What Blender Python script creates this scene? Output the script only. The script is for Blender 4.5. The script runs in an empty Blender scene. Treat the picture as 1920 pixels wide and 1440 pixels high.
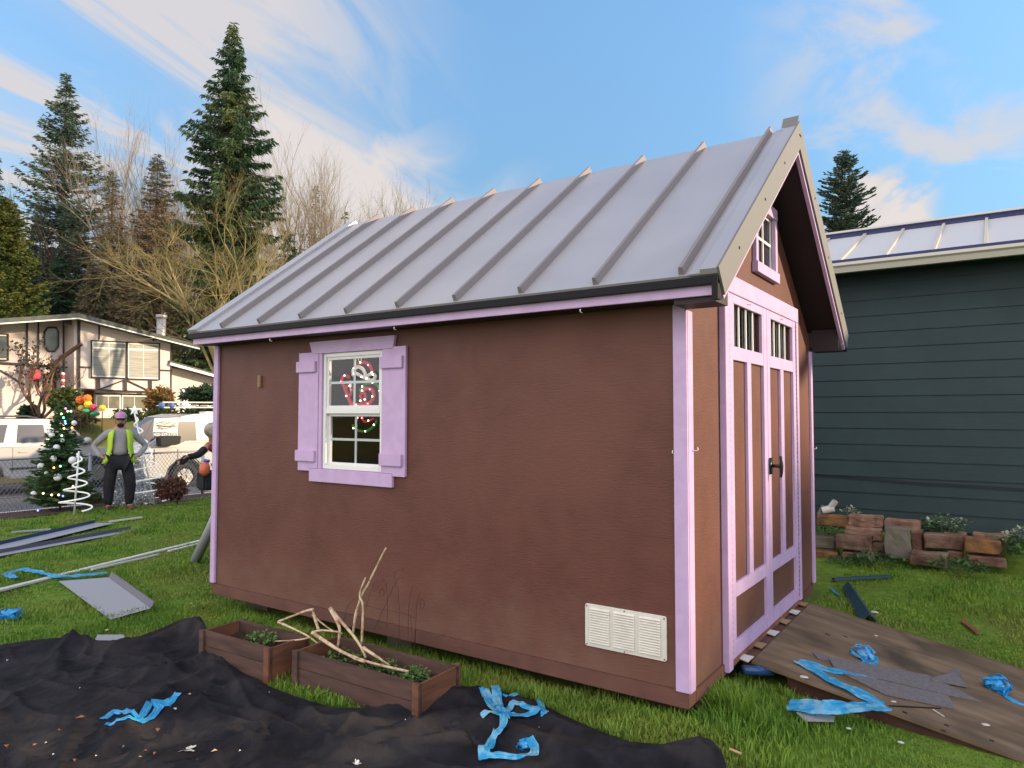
import bpy, bmesh, math, random
import numpy as np
from mathutils import Vector, Matrix
C = bpy.context.scene.collection
SC = bpy.context.scene
R = math.radians
# ------------------------------------------------------------------ camera
F_PX, CX, CY, CZ = 1331.3, 1.3863, -3.6446, 1.5351
YAW, PITCH, ROLL = -0.6018, 0.0438, 0.001
def cam_axes():
    fw = np.array([math.sin(YAW)*math.cos(PITCH), math.cos(YAW)*math.cos(PITCH), math.sin(PITCH)])
    r = np.array([math.cos(YAW), -math.sin(YAW), 0.0]); u = np.cross(r, fw)
    c, s = math.cos(ROLL), math.sin(ROLL)
    return fw, r*c+u*s, -r*s+u*c
FW, RT, UP = cam_axes()
CAM = np.array([CX, CY, CZ])
cd = bpy.data.cameras.new('camera'); cam = bpy.data.objects.new('camera', cd); C.objects.link(cam)
cd.sensor_width = 36; cd.lens = F_PX/1920*36; cd.clip_start = 0.05; cd.clip_end = 3000
cam.matrix_world = Matrix(((RT[0], UP[0], -FW[0], CX), (RT[1], UP[1], -FW[1], CY), (RT[2], UP[2], -FW[2], CZ), (0, 0, 0, 1)))
SC.camera = cam
# ------------------------------------------------------------------ sky, sun, exposure
SUN = Vector((1.0, 0.62, 0.30)).normalized()
EL = math.asin(SUN.z); AZ = math.atan2(SUN.x, SUN.y)
w = bpy.data.worlds.new('World'); SC.world = w; w.use_nodes = True
nt = w.node_tree; nt.nodes.clear()
def wn(t, **k):
    n = nt.nodes.new(t)
    for a, b in k.items(): setattr(n, a, b)
    return n
out = wn('ShaderNodeOutputWorld'); bg = wn('ShaderNodeBackground'); bg.inputs[1].default_value = 0.12
sky = wn('ShaderNodeTexSky', sky_type='NISHITA', sun_disc=False, sun_elevation=EL, sun_rotation=AZ, air_density=1.0, dust_density=0.15, ozone_density=3.0)
def wmath(op, a, b=None, c=None):
    n = wn('ShaderNodeMath', operation=op)
    for i, v in enumerate((a, b, c)):
        if v is None: continue
        if isinstance(v, (int, float)): n.inputs[i].default_value = v
        else: nt.links.new(v, n.inputs[i])
    return n.outputs[0]
tc = wn('ShaderNodeTexCoord'); sep = wn('ShaderNodeSeparateXYZ'); nt.links.new(tc.outputs['Generated'], sep.inputs[0])
X, Y, Z = sep.outputs
zz = wmath('ADD', wmath('MAXIMUM', Z, 0.0), 0.16)
comb = wn('ShaderNodeCombineXYZ'); nt.links.new(wmath('DIVIDE', X, zz), comb.inputs[0]); nt.links.new(wmath('DIVIDE', Y, zz), comb.inputs[1])
def cloud(rot, sx, sy, scale, lo, hi, detail=6, dist=0.6, off=(0, 0, 0)):
    mp = wn('ShaderNodeMapping', vector_type='TEXTURE'); mp.inputs['Rotation'].default_value = (0, 0, rot); mp.inputs['Scale'].default_value = (1/sx, 1/sy, 1); mp.inputs['Location'].default_value = off
    nt.links.new(comb.outputs[0], mp.inputs[0])
    n = wn('ShaderNodeTexNoise'); n.inputs['Scale'].default_value = scale; n.inputs['Detail'].default_value = detail; n.inputs['Distortion'].default_value = dist; n.inputs['Roughness'].default_value = 0.55
    nt.links.new(mp.outputs[0], n.inputs[0])
    m = wn('ShaderNodeMapRange', interpolation_type='SMOOTHSTEP'); m.inputs[1].default_value = lo; m.inputs[2].default_value = hi
    nt.links.new(n.outputs[0], m.inputs[0]); return m.outputs[0]
def ramp01(v, lo, hi):
    m = wn('ShaderNodeMapRange', interpolation_type='SMOOTHSTEP'); m.inputs[1].default_value = lo; m.inputs[2].default_value = hi
    nt.links.new(v, m.inputs[0]); return m.outputs[0]
# azimuth-like quantity: how far toward the street side a direction lies
side = wmath('ADD', wmath('MULTIPLY', X, -0.826), wmath('MULTIPLY', Y, -0.564))
streak = cloud(R(99), 0.40, 1.5, 2.1, 0.43, 0.62, off=(1.35, 0.9, 0), dist=1.2)
veil = cloud(R(100), 0.35, 0.9, 1.0, 0.35, 0.65, dist=0.5, off=(3, 1, 0))
left = ramp01(side, 0.02, 0.34)
c1 = wmath('MULTIPLY', wmath('MAXIMUM', streak, wmath('MULTIPLY', veil, 0.38)), left)
puff = cloud(R(60), 0.8, 1.1, 2.6, 0.47, 0.66, off=(7.3, 2.6, 0))
right = ramp01(side, -0.25, -0.42)
c2 = wmath('MULTIPLY', puff, wmath('MULTIPLY', right, 0.8))
wob_n = wmath('SUBTRACT', cloud(R(120), 1.0, 1.6, 2.2, 0.2, 0.8, off=(1, 5, 0)), 0.5)
Zn = wmath('ADD', Z, wmath('MULTIPLY', wob_n, 0.10)); sn = wmath('ADD', side, wmath('MULTIPLY', wob_n, 0.22))
bank = wmath('MULTIPLY', wmath('MULTIPLY', ramp01(Zn, 0.385, 0.32), ramp01(sn, -0.02, 0.16)), wmath('MULTIPLY', ramp01(sn, 0.55, 0.30), 0.9))
bank = wmath('MAXIMUM', bank, wmath('MULTIPLY', wmath('MULTIPLY', ramp01(Zn, 0.29, 0.25), ramp01(wmath('ADD', side, wmath('MULTIPLY', wob_n, 0.06)), -0.415, -0.445)), wmath('MULTIPLY', ramp01(side, -0.51, -0.48), 0.9)))
fill_cloud = wmath('MULTIPLY', ramp01(Y, 0.05, -0.35), ramp01(cloud(R(10), 0.7, 0.9, 1.1, 0.28, 0.5, off=(4, 4, 0)), 0.0, 1.0))  # unseen bright cloud behind the camera, added to fill the shaded wall and ground
cl = wmath('MINIMUM', wmath('ADD', wmath('MAXIMUM', c1, bank), c2), 0.93)
mixc = wn('ShaderNodeMix', data_type='RGBA'); nt.links.new(cl, mixc.inputs[0]); low = wn('ShaderNodeMapRange', interpolation_type='SMOOTHSTEP'); low.inputs[1].default_value = 0.0; low.inputs[2].default_value = 0.62; low.inputs[3].default_value = 0.42; low.inputs[4].default_value = 1.12; nt.links.new(Z, low.inputs[0])
dim = wn('ShaderNodeVectorMath', operation='SCALE'); nt.links.new(sky.outputs[0], dim.inputs[0]); nt.links.new(low.outputs[0], dim.inputs['Scale']); tin = wn('ShaderNodeVectorMath', operation='MULTIPLY'); nt.links.new(dim.outputs[0], tin.inputs[0]); tin.inputs[1].default_value = (0.93, 0.98, 0.92); nt.links.new(tin.outputs[0], mixc.inputs[6])
ccol = wn('ShaderNodeMix', data_type='RGBA'); nt.links.new(bank, ccol.inputs[0]); ccol.inputs[6].default_value = (2.0, 1.9, 1.92, 1); ccol.inputs[7].default_value = (2.35, 2.1, 1.95, 1); nt.links.new(ccol.outputs[2], mixc.inputs[7])
mix2 = wn('ShaderNodeMix', data_type='RGBA'); nt.links.new(fill_cloud, mix2.inputs[0]); nt.links.new(mixc.outputs[2], mix2.inputs[6]); mix2.inputs[7].default_value = (6.3, 5.95, 6.05, 1)
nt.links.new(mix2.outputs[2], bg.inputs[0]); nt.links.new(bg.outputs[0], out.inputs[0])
sl = bpy.data.lights.new('sun', 'SUN'); so = bpy.data.objects.new('sun', sl); C.objects.link(so)
sl.energy = 2.3; sl.angle = R(1.6); sl.color = (1.0, 0.76, 0.50)
so.rotation_euler = (-SUN).to_track_quat('-Z', 'Y').to_euler(); so.location = (20, 12, 20)
SC.view_settings.view_transform = 'Standard'; SC.view_settings.look = 'None'; SC.view_settings.exposure = 1.6; SC.view_settings.gamma = 1
SC.cycles.use_denoising = True
SC.cycles.max_bounces = 6; SC.cycles.transparent_max_bounces = 12
# ------------------------------------------------------------------ picture -> place
def ray(x, y): return FW + RT*(x-960)/F_PX - UP*(y-720)/F_PX
def sm(a, b, t):
    t = np.clip((np.asarray(t, float)-a)/(b-a), 0, 1); return t*t*(3-2*t)
def ground_z(x, y):
    x = np.asarray(x, float); y = np.asarray(y, float)
    g = -0.12 - 0.13*sm(-0.2, 1.3, x)*(1-sm(2.6, 4.6, y)) + 0.05*sm(3.8, 5.0, y)*sm(-3, -1, x)
    g = g - 0.08*sm(-6, -11, x)
    g = g + 0.02*np.sin(x*0.9+1.3)*np.cos(y*0.8) * sm(-13, -10, x)
    g = g + 0.17*sm(5.2, 5.75, y)*sm(-2.5, -1.5, x)
    g = g - 0.18*sm(-12.9, -14.3, x) - 0.30*sm(-14.3, -22, x)
    g = g + 2.05*sm(-24.8, -30.5, x)
    return g
def G(x, y, dz=0.0):
    d = ray(x, y); t = (-0.12+dz-CAM[2])/d[2]
    for _ in range(30):
        p = CAM+d*t; t = (float(ground_z(p[0], p[1]))+dz-CAM[2])/d[2]
    p = CAM+d*t; return (float(p[0]), float(p[1]), float(p[2]))
def onX(x, y, v): d = ray(x, y); return tuple(CAM+d*(v-CAM[0])/d[0])
def onY(x, y, v): d = ray(x, y); return tuple(CAM+d*(v-CAM[1])/d[1])
def depthpt(x, y, D): return tuple(CAM+ray(x, y)*D)
# ------------------------------------------------------------------ materials
def mat(name, c, c2=None, scale=6.0, rough=0.7, bump=0.0, bscale=60.0, metal=0.0, spec=0.35, stretch=(1, 1, 1), trans=0.0, detail=4, emit=None, estr=0.0, lo=0.35, hi=0.65, alpha=None, bstretch=None, c3=None, s3=1.0):
    m = bpy.data.materials.new(name); m.use_nodes = True; n = m.node_tree; P = n.nodes['Principled BSDF']
    P.inputs['Roughness'].default_value = rough; P.inputs['Metallic'].default_value = metal; P.inputs['Specular IOR Level'].default_value = spec
    P.inputs['Base Color'].default_value = (*c, 1)
    t = n.nodes.new('ShaderNodeTexCoord')
    def noise(sc, st, det=detail):
        mp = n.nodes.new('ShaderNodeMapping'); mp.inputs['Scale'].default_value = st; n.links.new(t.outputs['Object'], mp.inputs[0])
        q = n.nodes.new('ShaderNodeTexNoise'); q.inputs['Scale'].default_value = sc; q.inputs['Detail'].default_value = det; q.inputs['Distortion'].default_value = 0.6; n.links.new(mp.outputs[0], q.inputs[0]); return q.outputs[0]
    col = None
    if c2 is not None:
        q = noise(scale, stretch); r = n.nodes.new('ShaderNodeMapRange'); r.inputs[1].default_value = lo; r.inputs[2].default_value = hi; n.links.new(q, r.inputs[0])
        mx = n.nodes.new('ShaderNodeMix'); mx.data_type = 'RGBA'; n.links.new(r.outputs[0], mx.inputs[0]); mx.inputs[6].default_value = (*c, 1); mx.inputs[7].default_value = (*c2, 1)
        col = mx.outputs[2]
        if c3 is not None:
            q = noise(s3, (1, 1, 1), 3); r = n.nodes.new('ShaderNodeMapRange'); r.inputs[1].default_value = 0.45; r.inputs[2].default_value = 0.68; n.links.new(q, r.inputs[0])
            m2 = n.nodes.new('ShaderNodeMix'); m2.data_type = 'RGBA'; n.links.new(r.outputs[0], m2.inputs[0]); n.links.new(col, m2.inputs[6]); m2.inputs[7].default_value = (*c3, 1); col = m2.outputs[2]
        n.links.new(col, P.inputs['Base Color'])
    if bump:
        q = noise(bscale, bstretch or stretch, 5); b = n.nodes.new('ShaderNodeBump'); b.inputs['Strength'].default_value = 0.6; b.inputs['Distance'].default_value = bump
        n.links.new(q, b.inputs['Height']); n.links.new(b.outputs[0], P.inputs['Normal'])
    if emit: P.inputs['Emission Color'].default_value = (*emit, 1); P.inputs['Emission Strength'].default_value = estr
    if trans:
        tr = n.nodes.new('ShaderNodeBsdfTranslucent'); tr.inputs[0].default_value = (*c, 1)
        if col is not None: n.links.new(col, tr.inputs[0])
        ms = n.nodes.new('ShaderNodeMixShader'); ms.inputs[0].default_value = trans
        n.links.new(P.outputs[0], ms.inputs[1]); n.links.new(tr.outputs[0], ms.inputs[2]); n.links.new(ms.outputs[0], n.nodes['Material Output'].inputs[0])
    if alpha is not None: P.inputs['Alpha'].default_value = alpha
    return m
def glass_mat(name, tint=(0.8, 0.85, 0.85), refl=0.12):
    m = bpy.data.materials.new(name); m.use_nodes = True; n = m.node_tree; n.nodes.clear()
    o = n.nodes.new('ShaderNodeOutputMaterial'); a = n.nodes.new('ShaderNodeBsdfTransparent'); a.inputs[0].default_value = (*tint, 1)
    g = n.nodes.new('ShaderNodeBsdfGlossy'); g.inputs['Roughness'].default_value = 0.03
    f = n.nodes.new('ShaderNodeLayerWeight'); f.inputs[0].default_value = 0.5
    pw = n.nodes.new('ShaderNodeMath'); pw.operation = 'POWER'; n.links.new(f.outputs['Facing'], pw.inputs[0]); pw.inputs[1].default_value = 4.0
    ad = n.nodes.new('ShaderNodeMath'); ad.operation = 'MULTIPLY_ADD'; n.links.new(pw.outputs[0], ad.inputs[0]); ad.inputs[1].default_value = 0.9; ad.inputs[2].default_value = refl
    x = n.nodes.new('ShaderNodeMixShader'); n.links.new(ad.outputs[0], x.inputs[0]); n.links.new(a.outputs[0], x.inputs[1]); n.links.new(g.outputs[0], x.inputs[2]); n.links.new(x.outputs[0], o.inputs[0])
    return m
M = {}
M['brown'] = mat('brown_siding_paint', (0.122, 0.048, 0.036), (0.104, 0.040, 0.030), 5, 0.52, 0.0028, 34, spec=0.25, bstretch=(0.5, 0.5, 3.2), c3=(0.135, 0.055, 0.041), s3=1.1)
def splash(m):
    n = m.node_tree; P = n.nodes['Principled BSDF']; src = P.inputs['Base Color'].links[0].from_socket
    t = n.nodes.new('ShaderNodeTexCoord'); sp = n.nodes.new('ShaderNodeSeparateXYZ'); n.links.new(t.outputs['Object'], sp.inputs[0])
    q = n.nodes.new('ShaderNodeTexNoise'); q.inputs['Scale'].default_value = 5; q.inputs['Detail'].default_value = 8; n.links.new(t.outputs['Object'], q.inputs[0])
    a = n.nodes.new('ShaderNodeMath'); a.operation = 'MULTIPLY_ADD'; n.links.new(q.outputs[0], a.inputs[0]); a.inputs[1].default_value = -0.9; n.links.new(sp.outputs[2], a.inputs[2])
    r = n.nodes.new('ShaderNodeMapRange'); r.inputs[1].default_value = -0.45; r.inputs[2].default_value = 0.05; r.inputs[3].default_value = 0.75; r.inputs[4].default_value = 0.0; n.links.new(a.outputs[0], r.inputs[0])
    x = n.nodes.new('ShaderNodeMix'); x.data_type = 'RGBA'; n.links.new(r.outputs[0], x.inputs[0]); n.links.new(src, x.inputs[6]); x.inputs[7].default_value = (0.165, 0.090, 0.065, 1); n.links.new(x.outputs[2], P.inputs['Base Color'])
splash(M['brown'])
M['lilac'] = mat('lilac_trim_paint', (0.52, 0.37, 0.58), (0.47, 0.33, 0.53), 9, 0.55, 0.0012, 30, bstretch=(1, 1, 0.15))
M['roofmetal'] = mat('grey_roof_metal', (0.425, 0.405, 0.42), (0.385, 0.368, 0.385), 1.5, 0.36, 0.004, 3, metal=0.25, spec=0.5)
M['ribmetal'] = mat('warm_grey_roof_metal', (0.22, 0.195, 0.195), None, rough=0.6, metal=0.0, spec=0.3)
M['darktrim'] = mat('dark_drip_metal', (0.008, 0.008, 0.011), None, rough=0.6, spec=0.2)
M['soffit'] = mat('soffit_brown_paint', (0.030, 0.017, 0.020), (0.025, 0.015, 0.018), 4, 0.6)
M['skid'] = mat('skid_wood_brown', (0.14, 0.062, 0.045), (0.10, 0.045, 0.034), 4, 0.7, 0.002, 20, bstretch=(0.2, 0.2, 2))
M['vinyl'] = mat('white_vinyl', (0.72, 0.72, 0.70), None, rough=0.35)
M['ventw'] = mat('ivory_vent_paint', (0.66, 0.63, 0.56), (0.6, 0.57, 0.5), 12, 0.45)
M['glass'] = glass_mat('window_glass', refl=0.05)
M['rawwood'] = mat('raw_wood', (0.30, 0.20, 0.12), (0.22, 0.14, 0.08), 3, 0.8, 0.001, 30, stretch=(1, 1, 0.1))
M['black'] = mat('black_hardware', (0.012, 0.012, 0.013), None, rough=0.35)
M['white'] = mat('white_plastic', (0.75, 0.74, 0.72), None, rough=0.4)
M['grass'] = mat('grass_blades', (0.105, 0.225, 0.026), (0.20, 0.32, 0.042), 3.0, 0.6, trans=0.25, spec=0.25, c3=(0.24, 0.28, 0.055), s3=0.9)
M['lawn'] = mat('lawn_soil_green', (0.09, 0.16, 0.022), (0.16, 0.24, 0.036), 14, 0.95, 0.03, 60, spec=0.1, c3=(0.11, 0.12, 0.03), s3=1.1)
M['fabric'] = mat('black_landscape_fabric', (0.009, 0.009, 0.0115), (0.018, 0.0175, 0.022), 6, 0.93, 0.022, 13, spec=0.12, c3=(0.033, 0.030, 0.031), s3=2.6)
M['bluefilm'] = mat('blue_plastic_film', (0.04, 0.38, 0.78), (0.08, 0.50, 0.86), 16, 0.3, 0.004, 40, spec=0.5, trans=0.3)
M['planter'] = mat('planter_wood', (0.060, 0.034, 0.028), (0.115, 0.062, 0.048), 4, 0.75, 0.002, 25, stretch=(0.6, 3, 4), bstretch=(0.3, 2, 4))
M['planterorange'] = mat('planter_end_wood', (0.19, 0.078, 0.042), (0.10, 0.046, 0.03), 5, 0.7, 0.002, 25, stretch=(2, 0.6, 4))
M['soil'] = mat('dark_soil', (0.03, 0.02, 0.014), (0.05, 0.034, 0.024), 30, 0.95, 0.01, 60, spec=0.1)
M['stalk'] = mat('dry_stalk', (0.60, 0.46, 0.30), (0.34, 0.22, 0.13), 22, 0.8, 0.004, 60, lo=.45, hi=.62)
M['weed'] = mat('weed_leaves', (0.07, 0.17, 0.03), (0.14, 0.26, 0.07), 20, 0.5, trans=0.25)
M['wire'] = mat('thin_dark_wire', (0.03, 0.016, 0.014), None, rough=0.6)
M['ply'] = mat('weathered_plywood', (0.225, 0.155, 0.095), (0.125, 0.083, 0.048), 3.5, 0.8, 0.003, 14, stretch=(.5, 2.6, 1), c3=(0.062, 0.045, 0.026), s3=1.7)
M['plydark'] = mat('ramp_stringer_wood', (0.09, 0.038, 0.024), (0.05, 0.024, 0.017), 5, 0.8, 0.002, 20)
M['shingle'] = mat('shingle_grey', (0.12, 0.11, 0.115), (0.17, 0.155, 0.155), 50, 0.9, 0.003, 200)
M['sheet'] = mat('grey_sheet_metal', (0.34, 0.34, 0.37), None, rough=0.45, metal=0.1)
M['sheetedge'] = mat('dark_sheet_edge', (0.10, 0.10, 0.13), None, rough=0.5)
M['sheetblue'] = mat('blue_green_flashing', (0.045, 0.10, 0.14), (0.03, 0.065, 0.10), 8, 0.4, metal=0.3)
M['navy'] = mat('navy_metal', (0.02, 0.045, 0.11), None, rough=0.4)
M['offwhite'] = mat('off_white_trim_metal', (0.55, 0.54, 0.50), None, rough=0.45)
M['green_siding'] = mat('dark_green_siding', (0.019, 0.040, 0.044), (0.015, 0.032, 0.036), 2.0, 0.6, 0.002, 30, bstretch=(0.3, 1, 3))
M['gutter'] = mat('cream_gutter', (0.52, 0.49, 0.42), None, rough=0.4)
M['groof'] = mat('house_roof_metal', (0.50, 0.485, 0.48), None, rough=0.55, metal=0.0)
M['gridge'] = mat('dark_blue_strip', (0.025, 0.035, 0.11), None, rough=0.6)
M['grib'] = mat('tan_roof_seam', (0.5, 0.44, 0.36), None, rough=0.5)
M['block'] = mat('rusty_block', (0.17, 0.085, 0.058), (0.075, 0.042, 0.032), 9, 0.95, 0.02, 22, c3=(0.20, 0.14, 0.10), s3=3)
M['blocktan'] = mat('tan_block', (0.29, 0.175, 0.12), (0.15, 0.08, 0.055), 8, 0.95, 0.02, 22)
M['blockgrey'] = mat('grey_block', (0.15, 0.135, 0.105), (0.115, 0.10, 0.08), 5, 0.95, 0.006, 40)
M['blockmoss'] = mat('mossy_block', (0.22, 0.11, 0.04), (0.09, 0.045, 0.03), 7, 0.95, 0.02, 22)
M['asphalt'] = mat('asphalt', (0.085, 0.08, 0.085), (0.10, 0.095, 0.10), 4, 0.9, 0.003, 200)
M['paint'] = mat('road_paint', (0.7, 0.68, 0.64), None, rough=0.7)
M['mulch'] = mat('mulch', (0.035, 0.022, 0.018), (0.09, 0.05, 0.035), 20, 0.95, 0.03, 40)
M['orange'] = mat('fallen_leaf', (0.26, 0.10, 0.04), (0.14, 0.055, 0.03), 20, 0.8)
M['woodchip'] = mat('fresh_wood', (0.55, 0.36, 0.18), None, rough=0.8)
# ------------------------------------------------------------------ mesh builder
class MB:
    def __init__(s): s.v = []; s.f = []
    def add(s, V, Fs):
        b = len(s.v); s.v += [tuple(map(float, q)) for q in V]; s.f += [tuple(b+i for i in f) for f in Fs]; return s
    def hexa(s, p): return s.add(p, [(0, 3, 2, 1), (4, 5, 6, 7), (0, 1, 5, 4), (1, 2, 6, 5), (2, 3, 7, 6), (3, 0, 4, 7)])
    def box(s, a, b):
        x0, x1 = sorted((a[0], b[0])); y0, y1 = sorted((a[1], b[1])); z0, z1 = sorted((a[2], b[2]))
        return s.hexa([(x0, y0, z0), (x1, y0, z0), (x1, y1, z0), (x0, y1, z0), (x0, y0, z1), (x1, y0, z1), (x1, y1, z1), (x0, y1, z1)])
    def prism(s, poly, ext):
        n = len(poly); e = np.array(ext); P = [np.array(q, float) for q in poly]
        s.add(P+[q+e for q in P], [tuple(range(n))[::-1], tuple(range(n, 2*n))]+[(i, (i+1) % n, n+(i+1) % n, n+i) for i in range(n)]); return s
    def bar(s, a, b, w, h, up=(0, 0, 1)):
        a = Vector(a); b = Vector(b); d = (b-a).normalized(); u = Vector(up); r = d.cross(u)
        if r.length < 1e-4: r = d.cross(Vector((1, 0, 0)))
        r.normalize(); u = r.cross(d).normalized(); r *= w/2; u *= h/2
        return s.hexa([a-r-u, a+r-u, b+r-u, b-r-u, a-r+u, a+r+u, b+r+u, b-r+u])
    def tube(s, pts, rad, n=6, cap=True):
        pts = [Vector(p) for p in pts]; k = len(pts)
        if not hasattr(rad, '__len__'): rad = [rad]*k
        V = []; prev = None
        for i, p in enumerate(pts):
            d = (pts[min(i+1, k-1)]-pts[max(i-1, 0)])
            d = d.normalized() if d.length > 1e-9 else Vector((0, 0, 1))
            if prev is None:
                a = d.cross(Vector((0, 0, 1))) if abs(d.z) < 0.9 else d.cross(Vector((1, 0, 0)))
            else: a = prev - d*prev.dot(d)
            if a.length < 1e-6: a = d.orthogonal()
            a.normalize(); prev = a; b = d.cross(a)
            V += [p+(a*math.cos(2*math.pi*j/n)+b*math.sin(2*math.pi*j/n))*rad[i] for j in range(n)]
        Fs = [(i*n+j, i*n+(j+1) % n, (i+1)*n+(j+1) % n, (i+1)*n+j) for i in range(k-1) for j in range(n)]
        if cap and n > 2: Fs += [tuple(range(n))[::-1], tuple(range((k-1)*n, k*n))]
        return s.add(V, Fs)
    def ball(s, c, r, nu=10, nv=7, sc=(1, 1, 1), fn=None):
        V = []; Fs = []
        for i in range(nv+1):
            th = math.pi*i/nv
            for j in range(nu):
                ph = 2*math.pi*j/nu; d = (math.sin(th)*math.cos(ph), math.sin(th)*math.sin(ph), math.cos(th)); k = r*(fn(d) if fn else 1)
                V.append((c[0]+d[0]*k*sc[0], c[1]+d[1]*k*sc[1], c[2]+d[2]*k*sc[2]))
        for i in range(nv):
            for j in range(nu): Fs.append((i*nu+j, (i+1)*nu+j, (i+1)*nu+(j+1) % nu, i*nu+(j+1) % nu))
        return s.add(V, Fs)
    def build(s, name, m, parent=None, smooth=False, bevel=0.0, seg=2, kind=None):
        me = bpy.data.meshes.new(name); me.from_pydata(s.v, [], s.f); me.validate(); me.update()
        if bevel:
            bm = bmesh.new(); bm.from_mesh(me)
            es = [e for e in bm.edges if len(e.link_faces) == 2 and e.calc_face_angle(0) > 0.5]
            bmesh.ops.bevel(bm, geom=es, offset=bevel, segments=seg, affect='EDGES', clamp_overlap=True); bm.to_mesh(me); bm.free()
        return link(name, me, m, parent, smooth, kind)
def link(name, me, m, parent=None, smooth=False, kind=None):
    for q in (m if isinstance(m, (list, tuple)) else [m]): me.materials.append(q)
    if smooth:
        me.polygons.foreach_set('use_smooth', [True]*len(me.polygons))
    o = bpy.data.objects.new(name, me); C.objects.link(o)
    if parent is not None:
        o.parent = parent; mw = parent.get('_o')
        if mw is not None: o.matrix_parent_inverse = Matrix.Translation((-mw[0], -mw[1], -mw[2]))
    if kind: o['kind'] = kind
    return o
def tag(o, label, cat, group=None):
    o['label'] = label; o['category'] = cat
    if group: o['group'] = group
    return o
def thing(name, label, cat, loc=(0, 0, 0), group=None):
    o = bpy.data.objects.new(name, None); o.empty_display_size = 0.1; C.objects.link(o); o.location = loc; o['_o'] = tuple(map(float, loc))
    return tag(o, label, cat, group)
def fastmesh(V, nper, faces):
    me = bpy.data.meshes.new('m'); V = np.ascontiguousarray(V, np.float32); faces = np.ascontiguousarray(faces, np.int32)
    me.vertices.add(len(V)); me.vertices.foreach_set('co', V.ravel())
    me.loops.add(faces.size); me.loops.foreach_set('vertex_index', faces.ravel())
    me.polygons.add(len(faces)); me.polygons.foreach_set('loop_start', np.arange(len(faces), dtype=np.int32)*nper)
    try: me.polygons.foreach_set('loop_total', np.full(len(faces), nper, np.int32))
    except Exception: pass
    me.update(calc_edges=True); me.validate(); return me
def struct(name, mb, m, smooth=False):
    o = mb.build(name, m, None, smooth); o['kind'] = 'structure'; return o
rng = np.random.default_rng(7); random.seed(7)
# ------------------------------------------------------------------ terrain, road
def axis(segs):
    a = []
    for lo, hi, st in segs: a += list(np.arange(lo, hi, st))
    return np.array(a+[segs[-1][1]])
gx = axis([(-900, -100, 80), (-100, -34, 6), (-34, -24, 0.5), (-24, -12.5, 0.5), (-12.5, -6, 0.2), (-6, 3, 0.08), (3, 30, 3), (30, 300, 30)])
gy = axis([(-60, -8, 4), (-8, -2.6, 0.4), (-2.6, 6.5, 0.1), (6.5, 20, 0.8), (20, 60, 5), (60, 900, 60)])
XX, YY = np.meshgrid(gx, gy, indexing='ij'); ZZ = ground_z(XX, YY)
ZZ = ZZ + 0.012*np.sin(XX*5.1+YY*2.3)*np.sin(YY*4.7-XX*1.9)*(XX > -12.5)
nX, nY = XX.shape; idx = np.arange(nX*nY).reshape(nX, nY)
fc = np.stack([idx[:-1, :-1], idx[1:, :-1], idx[1:, 1:], idx[:-1, 1:]], -1).reshape(-1, 4)
me = fastmesh(np.stack([XX, YY, ZZ], -1).reshape(-1, 3), 4, fc)
link('ground', me, M['lawn'], smooth=True, kind='structure')
def strip(name, xs, y0, y1, m, dz, ny=60, yoff=None):
    xs = np.array(xs, float); ys = np.linspace(y0, y1, ny); A, B = np.meshgrid(xs, ys, indexing='ij')
    if yoff is not None: A = A+yoff(B, A)
    Z = ground_z(A, B)+dz; k = np.arange(A.size).reshape(A.shape)
    f = np.stack([k[:-1, :-1], k[1:, :-1], k[1:, 1:], k[:-1, 1:]], -1).reshape(-1, 4)
    o = link(name, fastmesh(np.stack([A, B, Z], -1).reshape(-1, 3), 4, f), m, smooth=True, kind='structure'); return o
strip('road', np.linspace(-24.6, -13.95, 22), -60, 200, M['asphalt'], 0.016, 50)
strip('road_edge_line', [-14.62, -14.5], -60, 200, M['paint'], 0.022, 50)
wob = lambda B, A: np.where(A > -12.6, 0.12*np.sin(B*1.7)+0.06*np.sin(B*4.3), 0)
strip('mulch_bed', np.linspace(-13.9, -12.15, 8), -20, 14, M['mulch'], 0.02, 150, wob)
M['farlawn'] = mat('autumn_lawn', (0.15, 0.14, 0.035), (0.10, 0.12, 0.03), 0.6, 0.95, 0.02, 40, c3=(0.2, 0.12, 0.05), s3=0.8)
strip('far_lawn', np.linspace(-60, -24.7, 60), -40, 60, M['farlawn'], 0.02, 40)
# ------------------------------------------------------------------ the shed
L, W = 4.24, 3.05
RY = 1.525; EY = -0.235; EZ = 2.236; RZ = 3.552
ang = math.atan2(RZ-EZ, RY-EY); SA, CA = math.sin(ang), math.cos(ang)
def rp(s, off=0.0, far=False):
    # point on the roof slope: s = distance up the slope from the eave, off = height above the metal
    y = EY + s*CA - off*SA; z = EZ + s*SA + off*CA
    return (2*RY-y if far else y, z)
SL = math.hypot(RZ-EZ, RY-EY)
def ridge(off): return (RY, RZ + off/CA)
def slab(mb, x0, x1, o0, o1, s0=0.0):
    # both slopes between offsets o0 < o1, closed at the ridge
    for far in (False, True):
        a = rp(s0, o0, far); b = rp(s0, o1, far); c = ridge(o1); d = ridge(o0)
        mb.prism([(x0, *a), (x0, *b), (x0, *c), (x0, *d)], (x1-x0, 0, 0))
shed = thing('shed', 'brown garden shed with lilac trim and a ribbed grey metal roof standing on the lawn', 'shed', (-2.1, 1.5, 0.0))
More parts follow.
